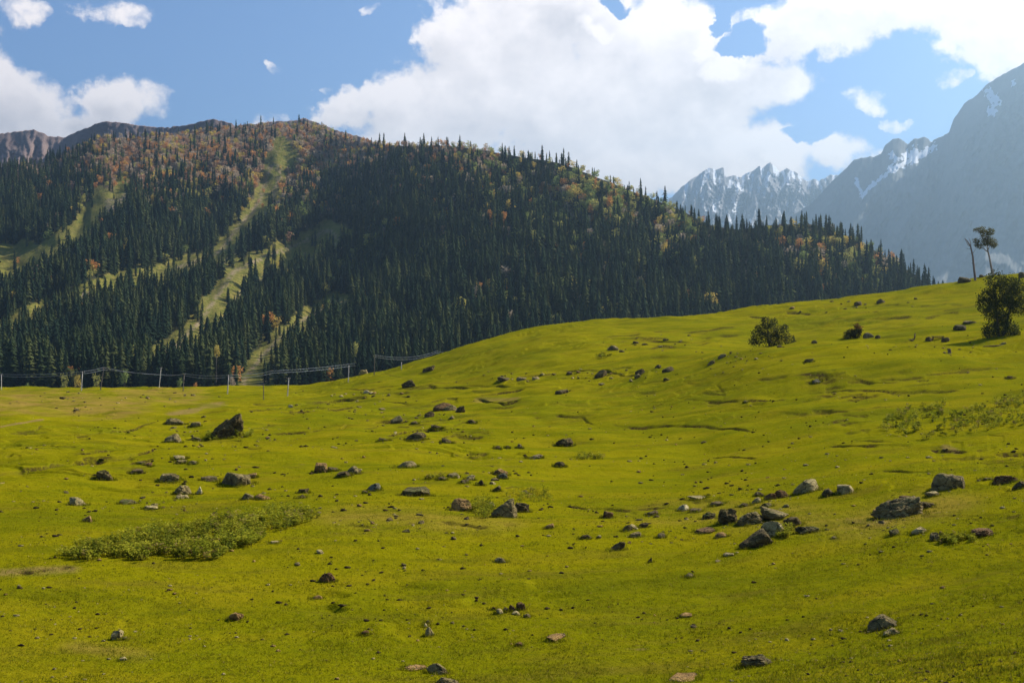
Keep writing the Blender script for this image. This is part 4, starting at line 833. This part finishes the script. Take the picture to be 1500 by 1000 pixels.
# ------------------------------------------------------------------ short grass in the foreground
GR = [leaf_mat("grass_blade", c, .4, .2) for c in ((.155, .155, .006), (.20, .17, .008), (.105, .115, .005), (.27, .21, .04))]
def grass(name, n, y0, y1, seed, label):
    g = np.random.default_rng(seed); u = g.uniform(-.47, .47, n); Y = np.exp(g.uniform(math.log(y0), math.log(y1), n))
    kp = g.uniform(0, 1, n) < .35+.65*smooth(fbm(u*Y/2.2, Y/2.2, 8, 3), -.2, .4); u = u[kp]; Y = Y[kp]; n = len(u)
    z = ground(u, Y); P0 = np.stack([u*Y, Y, z-.01], 1)
    k = 4; a = g.uniform(0, 6.28, (n, k)); h = g.uniform(.02, .06, (n, k))+.08*g.uniform(0, 1, (n, k))**8; w = g.uniform(.008, .018, (n, k)); ln = g.uniform(.02, .08, (n, k))
    off = g.normal(0, .05, (n, k, 2)); b = P0[:, None, :]+np.concatenate([off, np.zeros((n, k, 1))], 2)
    dx, dy = np.cos(a), np.sin(a)
    v0 = b+np.stack([-dy*w, dx*w, 0*w], 2); v1 = b+np.stack([dy*w, -dx*w, 0*w], 2); v2 = b+np.stack([dx*ln, dy*ln, h], 2)
    V = np.stack([v0, v1, v2], 2).reshape(-1, 3); T = np.arange(len(V)).reshape(-1, 3)
    fm = np.repeat(g.choice([0, 0, 1, 1, 2, 3], n, p=[.25, .2, .2, .15, .15, .05]), k)
    tag(link(name, make_mesh(name, V, T, GR, fm)), label, "grass", kind='stuff')
def foot_tufts():
    g = np.random.default_rng(91); xs = []; ys = []
    for x, y, a, b in ROCKY:
        if y > 150: continue
        n = int(60*a+14); th = g.uniform(0, 6.28, n); k_ = g.uniform(.92, 1.35, n)
        xs.append(x+np.cos(th)*a*k_); ys.append(y+np.sin(th)*b*k_)
    x = np.concatenate(xs); y = np.concatenate(ys); n = len(x); z = ground(x/y, y); k = 7
    a = g.uniform(0, 6.28, (n, k)); h = g.uniform(.06, .20, (n, k))*np.clip(y/60, .8, 1.6)[:, None]; w = g.uniform(.008, .02, (n, k))*np.clip(y/60, .8, 2)[:, None]; ln = g.uniform(.02, .10, (n, k))
    b_ = np.stack([x, y, z-.02], 1)[:, None, :]+np.concatenate([g.normal(0, .07, (n, k, 2)), np.zeros((n, k, 1))], 2)
    dx, dy = np.cos(a), np.sin(a)
    V = np.stack([b_+np.stack([-dy*w, dx*w, 0*w], 2), b_+np.stack([dy*w, -dx*w, 0*w], 2), b_+np.stack([dx*ln, dy*ln, h], 2)], 2).reshape(-1, 3)
    fm = np.repeat(g.choice([0, 1, 2, 3], n, p=[.35, .25, .32, .08]), k)
    tag(link("grass", make_mesh("grass", V, np.arange(len(V)).reshape(-1, 3), GR, fm)), "longer grass tufts left ungrazed around the feet of rocks", "grass", kind='stuff')
foot_tufts()
grass("grass", 130000, 15, 75, 44, "short cropped grass blades on the near meadow")

# ------------------------------------------------------------------ weeds and shrubs
WD = [leaf_mat("weed_leaf", c, .35, .3) for c in ((.20, .205, .014), (.29, .265, .022), (.12, .135, .014), (.28, .20, .06))]
STEM = leaf_mat("weed_stem", (.07, .06, .02), .1)
def weeds(name, poly, n, hmin, hmax, leaf, label, cat, seed, kind='stuff', per=34):
    g = np.random.default_rng(seed); poly = np.array(poly, float); Vs = []; Ts = []; Ms = []; o = 0
    x0, y0 = poly.min(0); x1, y1 = poly.max(0); c = 0
    def inside(x, y):
        r = False; j = len(poly)-1
        for i in range(len(poly)):
            if (poly[i][1] > y) != (poly[j][1] > y) and x < (poly[j][0]-poly[i][0])*(y-poly[i][1])/(poly[j][1]-poly[i][1])+poly[i][0]: r = not r
            j = i
        return r
    px = g.uniform(x0, x1, 6000); py = g.uniform(y0, y1, 6000)
    cols = np.linspace(x0, x1, 60)
    for qx, qy in zip(px, py):
        if c >= n: break
        if not inside(qx, qy): continue
        Y = hit(qx, qy, ground0, None)
        if not Y: continue
        if perlin(np.array([qx/16]), np.array([qy/7]), seed)[0] < -.32: continue
        c += 1; x = (qx-750)/F*Y; z = gz(x, Y); h = g.uniform(hmin, hmax)*(.6+.6*g.uniform())*(1+.35*perlin(np.array([qx/22]), np.array([qy/9]), seed+1)[0])
        nk = per; ph = g.uniform(.15, 1, nk)**.7; r = g.uniform(0, 1, nk)**.5*h*.42
        a = g.uniform(0, 6.28, nk); p = np.stack([x+np.cos(a)*r, Y+np.sin(a)*r, z+ph*h], 1)
        d = g.normal(size=(nk, 3)); d[:, 2] *= .35; d /= np.linalg.norm(d, axis=1)[:, None]
        up = g.normal(size=(nk, 3))*.45+np.array([0, -.1, 1]); e = np.cross(d, up); e /= np.linalg.norm(e, axis=1)[:, None]; s = leaf*g.uniform(.6, 1.4, (nk, 1))
        V = np.stack([p-d*s, p+e*s*.5, p+d*s, p-e*s*.5], 1).reshape(-1, 3); q4 = np.arange(nk)*4+o
        Ts.append(np.concatenate([np.stack([q4, q4+1, q4+2], 1), np.stack([q4, q4+2, q4+3], 1)])); mi = g.choice([0, 0, 1, 1, 2, 3], p=[.25, .2, .2, .15, .15, .05])
        Vs.append(V); Ms.append(np.full(nk*2, mi)); o += len(V)
        for s_ in range(2):
            b = np.array([x+g.normal(0, .05), Y+g.normal(0, .05), z-.03]); t_ = b+np.array([g.normal(0, .1*h), g.normal(0, .1*h), h*.85])
            Vs.append(np.array([b+[-.008, 0, 0], b+[.008, 0, 0], t_])); Ts.append(np.array([[o, o+1, o+2]])); Ms.append(np.array([4])); o += 3
    me = make_mesh(name, np.concatenate(Vs), np.concatenate(Ts), WD+[STEM], np.concatenate(Ms))
    return tag(link(name, me), label, cat, kind=kind)
weeds("shrub_patch", [(82, 818), (118, 800), (200, 786), (222, 776), (300, 770), (335, 758), (400, 749), (450, 750), (468, 758), (440, 770), (388, 786), (376, 800), (340, 806), (318, 820), (268, 822), (235, 815), (205, 824), (160, 816), (120, 824)], 1000, .28, .62, .062, "dense patch of knee high leafy green shrubs in the left foreground", "shrubs", 71)
weeds("weeds", [(1290, 632), (1300, 612), (1330, 595), (1390, 592), (1380, 612), (1330, 640)], 130, .3, .6, .09, "sparse leafy weeds on the right slope, left clump", "weeds", 72, per=24)
weeds("weeds", [(1350, 645), (1390, 612), (1450, 590), (1520, 570), (1520, 618), (1440, 632)], 260, .3, .6, .09, "yellow green leafy weeds climbing the right slope to the photo edge", "weeds", 73, per=22)
weeds("weeds", [(735, 735), (745, 722), (800, 718), (808, 732), (770, 742)], 60, .25, .45, .05, "light green weeds behind the tall smooth boulder", "weeds", 74, per=22)
weeds("weeds", [(690, 757), (694, 742), (715, 736), (724, 752), (712, 760)], 60, .3, .6, .06, "dark leafy weeds left of the tall smooth boulder", "weeds", 75, per=30)
weeds("weeds", [(842, 674), (846, 668), (880, 668), (884, 673)], 50, .3, .5, .06, "low green weeds right of the small block stone", "weeds", 76, per=26)
weeds("weeds", [(300, 645), (305, 636), (318, 634), (320, 645)], 26, .4, .8, .10, "green weeds at the left foot of the largest dark boulder", "weeds", 77, per=26)
weeds("weeds", [(338, 642), (345, 632), (372, 632), (368, 641)], 40, .4, .8, .10, "pale green weeds at the right foot of the largest dark boulder", "weeds", 78, per=26)
weeds("weeds", [(1378, 797), (1384, 786), (1425, 784), (1430, 792), (1395, 799)], 80, .15, .3, .045, "green weeds between the grey upright rock and dark red rock", "weeds", 79, per=22)
weeds("weeds", [(1138, 788), (1142, 776), (1160, 776), (1158, 788)], 50, .2, .35, .045, "bright green weeds around the pale lit peaked boulder", "weeds", 80, per=24)
weeds("weeds", [(622, 702), (626, 697), (650, 697), (650, 702)], 30, .2, .35, .05, "low green weeds by the dark flat stone in mid meadow", "weeds", 82, per=24)
weeds("weeds", [(872, 525), (876, 521), (896, 521), (892, 525)], 24, .4, .8, .14, "green weeds under the grey rounded rock on the knoll", "weeds", 83, per=24)

# bushes and trees on the right
BL = leaf_mat("bush_leaf_dark", (.042, .050, .015), .3); BL2 = leaf_mat("bush_leaf_olive", (.085, .080, .022), .4); BLO = leaf_mat("bush_leaf_orange", (.22, .095, .03), .3)
def plant(name, label, px, py, clumps, n, leaf, mat, stems, group=None, Yfix=None, cat="bush", second=None):
    """clumps and stems in photograph pixels from the foot of the plant (x right, y up, depth)"""
    Y = Yfix or at(px, py, 330)[1]; x = (px-750)/F*Y; k = Y/F; z = gz(x, Y)
    e = link(name, None, loc=(x, Y, z-.05)); e.empty_display_size = .3; tag(e, label, cat, group)
    g = np.random.default_rng(int(px))
    cs = [(c[0]*k, c[2]*k, c[1]*k) for c in clumps]; rs = [c[3]*k for c in clumps]
    v, t = leaf_cloud(g, cs, rs, n, leaf*k, .95)
    fm = np.zeros(len(t), int)
    if second is not None:
        cen = (v[t[:, 0]]+v[t[:, 2]])/2; fm = ((cen[:, 2] > second[0]*k) & (g.uniform(0, 1, len(t)) < second[2])).astype(int); me = make_mesh("crown", v, t, [mat, second[1]], fm)
    else: me = make_mesh("crown", v, t, [mat])
    link("crown", me, e)
    for pts, r0, r1, mt in stems:
        P_ = np.array([(p[0]*k, p[2]*k, p[1]*k) for p in pts]); rad = np.linspace(r0*k, r1*k, len(P_))
        v, t = tube(P_, rad, 8); link("trunk" if r0 > 1.2 else "branch", make_mesh("trunk", v, t, [mt], shade=True), e)
    return e
plant("tall_bush", "large dark bushy tree with a narrow dark foot at the right edge", 1466, 492,
      [(-8, 82, 0, 14), (14, 74, 2, 16), (-2, 62, -4, 20), (18, 56, 4, 18), (-20, 58, 2, 13), (-24, 46, 0, 12), (4, 42, 0, 20), (-14, 34, -3, 13), (26, 44, 0, 14), (24, 70, 0, 13), (0, 14, 0, 14), (-14, 9, 0, 13), (14, 9, 0, 13), (-20, 5, 0, 8), (22, 6, 0, 7), (4, 24, 0, 10)], 12000, 1.25, BL,
      [([(-3, 0, 0), (-6, 30, 0), (-8, 75, 0)], 2.2, .4, BARK), ([(4, 0, 0), (12, 34, 1), (18, 62, 2)], 1.9, .4, BARK), ([(0, 14, 0), (-14, 36, 0), (-22, 54, 0)], 1.0, .3, BARK)], second=(50, BL2, .2))
plant("round_bush", "round olive bush standing behind the lip of the near hump", 1130, 507, [(-18, 14, 0, 13), (-4, 22, -2, 15), (-7, 33, 0, 9), (4, 36, 0, 6), (14, 19, 0, 12), (27, 9, 0, 9), (-27, 7, 0, 7), (4, 9, 0, 13), (-12, 40, 0, 4), (20, 28, 0, 5), (-20, 26, 0, 6), (34, 5, 0, 5)], 4600, 1.15, BL2,
      [([(-3, 0, 0), (-6, 22, 0), (-5, 42, 0)], 1.3, .3, BARK), ([(3, 0, 0), (10, 16, 0), (16, 26, 0)], 1.0, .3, BARK)], Yfix=None, second=(0, BL, .45))
plant("low_bush", "low dark bush with a small orange top on the far slope", 1252, 495, [(-10, 4, 0, 7), (2, 7, 0, 8), (6, 13, 0, 6), (-4, 8, 0, 7), (3, 18, 0, 4)], 1500, 1.2, BL2, [([(1, 0, 0), (3, 18, 0)], .8, .2, BARK)], second=(13, BLO, .75))
PINE = leaf_mat("pine_tuft", (.12, .112, .045), .45)
plant("lone_tree", "tall leaning tree with bare pale trunk and small tufted crown on the skyline", 1455, 405,
      [(-17, 68, 0, 6), (-24, 69, 0, 3.5), (-10, 60, 1, 9), (-4, 66, 0, 6), (-1, 50, 0, 7), (-12, 50, -1, 7), (1, 45, 0, 4), (-25, 52, 0, 5), (-24, 47, 0, 4), (-20, 44, 0, 4), (-28, 68, 0, 2.2)], 2600, .95, PINE,
      [([(0, -2, 0), (-3, 14, 0), (-6, 30, 0), (-9, 42, 0), (-9, 60, 0)], 1.9, .5, PALE_BARK), ([(-8, 36, 0), (-14, 41, 0), (-21, 44, 0)], .9, .3, PALE_BARK), ([(-8, 38, 0), (-5, 46, 0), (-2, 52, 0)], .8, .3, PALE_BARK)], cat="tree", second=(0, BL2, .35))
Yd = at(1428, 411, 320)[1]; kd = Yd/F; xd = (1428-750)/F*Yd
e = tag(link("dead_tree", None, loc=(xd, Yd, gz(xd, Yd)-.1)), "bare dead tree trunk without crown on the skyline left of the leaning tree", "tree")
for nm, pts, r0, r1 in [("trunk", [(1, -2), (-1, 16), (-3, 36), (-6, 50), (-11, 58), (-15, 62)], 1.8, .4), ("branch", [(-6, 50), (-10, 52), (-14, 60)], .6, .2), ("branch", [(-6, 50), (-6, 56), (-9, 63)], .6, .15), ("branch", [(-4, 40), (-1, 42)], .5, .15), ("branch", [(-2, 24), (-5, 26)], .4, .15), ("branch", [(-5, 48), (-8, 46), (-12, 47)], .5, .15), ("branch", [(-4, 38), (1, 46), (4, 50)], .3, .1)]:
    v, t = tube([(p[0]*kd, 0.02*i, p[1]*kd) for i, p in enumerate(pts)], np.linspace(r0*kd, r1*kd, len(pts)), 8); link(nm, make_mesh(nm, v, t, [bark_mat("dead_wood", (.13, .09, .07), (.24, .17, .14))], shade=True), e)

# ------------------------------------------------------------------ posts, stump, bench on the near hump
WOOD = bark_mat("weathered_wood", (.10, .06, .035), (.19, .125, .075), 6)
def post(name, px, py, pts, r, label, cat):
    Y = at(px, py, 300)[1]; k = Y/F; x = (px-750)/F*Y
    v, t = tube([(a*k, 0.01*i, b*k) for i, (a, b) in enumerate(pts)], [q_*k for q_ in r], 9)
    return tag(link(name, make_mesh(name, v, t, [WOOD], shade=True), loc=(x, Y, gz(x, Y))), label, cat)
post("broken_post", 1339, 498, [(-8, .4), (-3, .6), (0, 1), (1, 4), (1.6, 10)], [.6, .8, 1.0, 1.1, .8], "dark broken wooden post bent at its foot left of the bench", "post")
post("tree_stump", 1391, 517, [(0, -1), (0, 1), (-.2, 4), (.2, 6.2)], [3.1, 2.5, 2.2, 2.0], "short brown tree stump in the grass below the bench", "stump")
post("fallen_log", 1456, 508, [(-16, .5), (-8, .9), (0, 1.2), (10, 1.4), (16, 1.6)], [.5, .8, 1, 1.2, 1.3], "thin fallen log lying in the grass below the big dark bush", "log")
Yb = at(1374, 497, 190)[1]; k = Yb/F; xb = (1374-750)/F*Yb
e = tag(link("wooden_bench", None, loc=(xb, Yb, gz(xb, Yb))), "low rough wooden bench of planks on two legs near the big dark bush", "bench")
def box(name, c, s, mat, par):
    bm = bmesh.new(); bmesh.ops.create_cube(bm, size=1); 
    for v in bm.verts: v.co = Vector((v.co.x*s[0], v.co.y*s[1], v.co.z*s[2]))
    bmesh.ops.bevel(bm, geom=bm.edges[:], offset=min(s)*.15, segments=1, affect='EDGES')
    m_ = bpy.data.meshes.new(name); bm.to_mesh(m_); bm.free(); m_.materials.append(mat)
    return link(name, m_, par, c)
box("seat", (0, 0, 3.6*k), (18*k, 3.5*k, 1.3*k), WOOD, e)
for s in (-7.2, 7.2): box("leg", (s*k, 0, 1.4*k), (1.3*k, 3.0*k, 3.1*k), WOOD, e)
box("stretcher", (0, 0, 1.7*k), (13.0*k, .6*k, .8*k), WOOD, e)

# ------------------------------------------------------------------ power poles and cables
POLE = bark_mat("pale_pole", (.34, .30, .25), (.52, .47, .40), 3); DPOLE = bark_mat("dark_pole", (.10, .08, .06), (.2, .165, .13), 3)
wire_m, q, out = material("cable"); bs = q.n('ShaderNodeBsdfPrincipled'); bs.inputs['Base Color'].default_value = (.20, .21, .23, 1); bs.inputs['Roughness'].default_value = .35; bs.inputs['Metallic'].default_value = .6; q.link(bs.outputs[0], out.inputs[0])
POLES = [(2, 571, 548, 0, 'p', "pale utility pole at the far left edge of the meadow"), (119, 572, 544, 2, 'p', "pale straight utility pole beside the golden orange tree"), (147, 571, 538, 5, 'd', "grey utility pole leaning right beside the yellow green tree"),
         (233, 567, 538, 3, 'p', "pale utility pole standing on the grassy hump"), (268, 573, 547, 2, 'd', "grey utility pole just right of the grassy hump"), (333, 577, 549, 2, 'p', "pale leaning utility pole on the grass right of the bush"),
         (386, 585, 563, 0, 'd', "short dark post standing alone on the far grass"), (421, 580, 553, 2, 'p', "slim pale utility pole left of the far grassy knoll"), (510, 560, 535, 1, 'p', "yellowish pole on the left side of the far grassy knoll"),
         (548, 549, 520, 1, 'd', "grey pole carrying the cables on top of the far grassy knoll"), (588, 541, 530, 0, 'p', "short pale pole on the right side of the far grassy knoll"), (317, 545, 520, 0, 'd', "thin grey pole at the foot of the clearing beyond the meadow")]
tops = {}
for i, (px, py, pt, ln, cm, lab) in enumerate(POLES):
    Y = hit(px, py, ground, None)
    if i == 11: Y = 700.0
    if Y is None or Y > 372: Y = Y if i == 11 else 371.0
    k = Y/F; x = (px-750)/F*Y; z0 = gz(x, Y) if i != 11 else (500-py)/F*Y-6; z1 = (500-pt)/F*Y; h = z1-z0
    e = tag(link("utility_pole", None, loc=(x, Y, z0)), lab, "pole", None)
    r = .135 if i != 6 else .11
    v, t = tube([(0, 0, -.3), (ln*k*.5, 0, h*.5), (ln*k, 0, h)], [r, r*.85, r*.7], 8); link("post", make_mesh("post", v, t, [POLE if cm == 'p' else DPOLE], shade=True), e)
    if i not in (6, 8, 10): 
        box("crossarm", (ln*k*.97, 0, h-.25), (1.0, .10, .10), DPOLE, e)
        for sx in (-.42, .42): box("insulator", (ln*k*.97+sx, 0, h-.12), (.09, .09, .14), POLE, e)
    else: box("cap", (ln*k, 0, h+.05), (.3, .3, .12), DPOLE, e)
    tops[i] = np.array([x+ln*k, Y, z1])
def P3(px, py, Y): return np.array([(px-750)/F*Y, Y, (500-py)/F*Y])
left_end = P3(-110, 545, 372)
lines = [([left_end, tops[0], tops[1], tops[2], tops[3]*0+P3(237, 549, 373), tops[4], tops[5], P3(400, 543, 420), P3(520, 532, 470)], "upper grey cable strung along the poles at the left meadow edge", (0, -.1), .25, [7]),
         ([left_end-[0, 0, .7], tops[0]-[0, 0, .6], tops[1]-[0, 0, .55], tops[2]-[0, 0, .6], tops[4]-[0, 0, .5], tops[5]-[0, 0, .5], P3(400, 546, 420), P3(520, 535, 470)], "lower grey cable strung along the poles at the left meadow edge", (0, 0), .35, []),
         ([tops[9], P3(640, 514, 440), P3(690, 512, 470)], "upper cable running right from the pole on the far grassy knoll", (0, 0), .9, []), ([tops[9]-[0, 0, .5], P3(640, 516.5, 440), P3(690, 515, 470)], "lower cable running right from the pole on the far grassy knoll", (0, 0), 1.0, [])]
for P_, lab, _, sag, _ in lines:
    pts = []
    for a, b in zip(P_[:-1], P_[1:]):
        L = np.linalg.norm(b-a)
        for t in np.linspace(0, 1, 14)[:-1]: pts.append(a+(b-a)*t-np.array([0, 0, 4*sag*t*(1-t)*min(1.6, L/25)]))
    pts.append(P_[-1]); pts = np.array(pts)
    v, t = tube(pts, np.full(len(pts), .045), 5); tag(link("power_cable", make_mesh("power_cable", v, t, [wire_m], shade=True)), lab, "cable")

# ------------------------------------------------------------------ air
HAZE = 0.000078
hz, q, out = material("haze_air")
pv = q.n('ShaderNodeVolumePrincipled'); pv.inputs['Color'].default_value = (.54, .79, 1.0, 1); pv.inputs['Density'].default_value = HAZE; pv.inputs['Anisotropy'].default_value = .7
q.link(pv.outputs[0], out.inputs['Volume'])
x0, x1, y0, y1, z0, z1 = -11000, 11000, -1000, 16000, -75, 2750
V = np.array([(x, y, z) for x in (x0, x1) for y in (y0, y1) for z in (z0, z1)])
Fq = np.array([(0, 1, 3, 2), (4, 6, 7, 5), (0, 4, 5, 1), (2, 3, 7, 6), (0, 2, 6, 4), (1, 5, 7, 3)])
me = make_mesh("haze", V, Fq, [hz]); o = tag(link("haze", me), "thin blue air haze filling the valley and veiling the far mountains", "haze", kind='stuff')
o.display_type = 'WIRE'
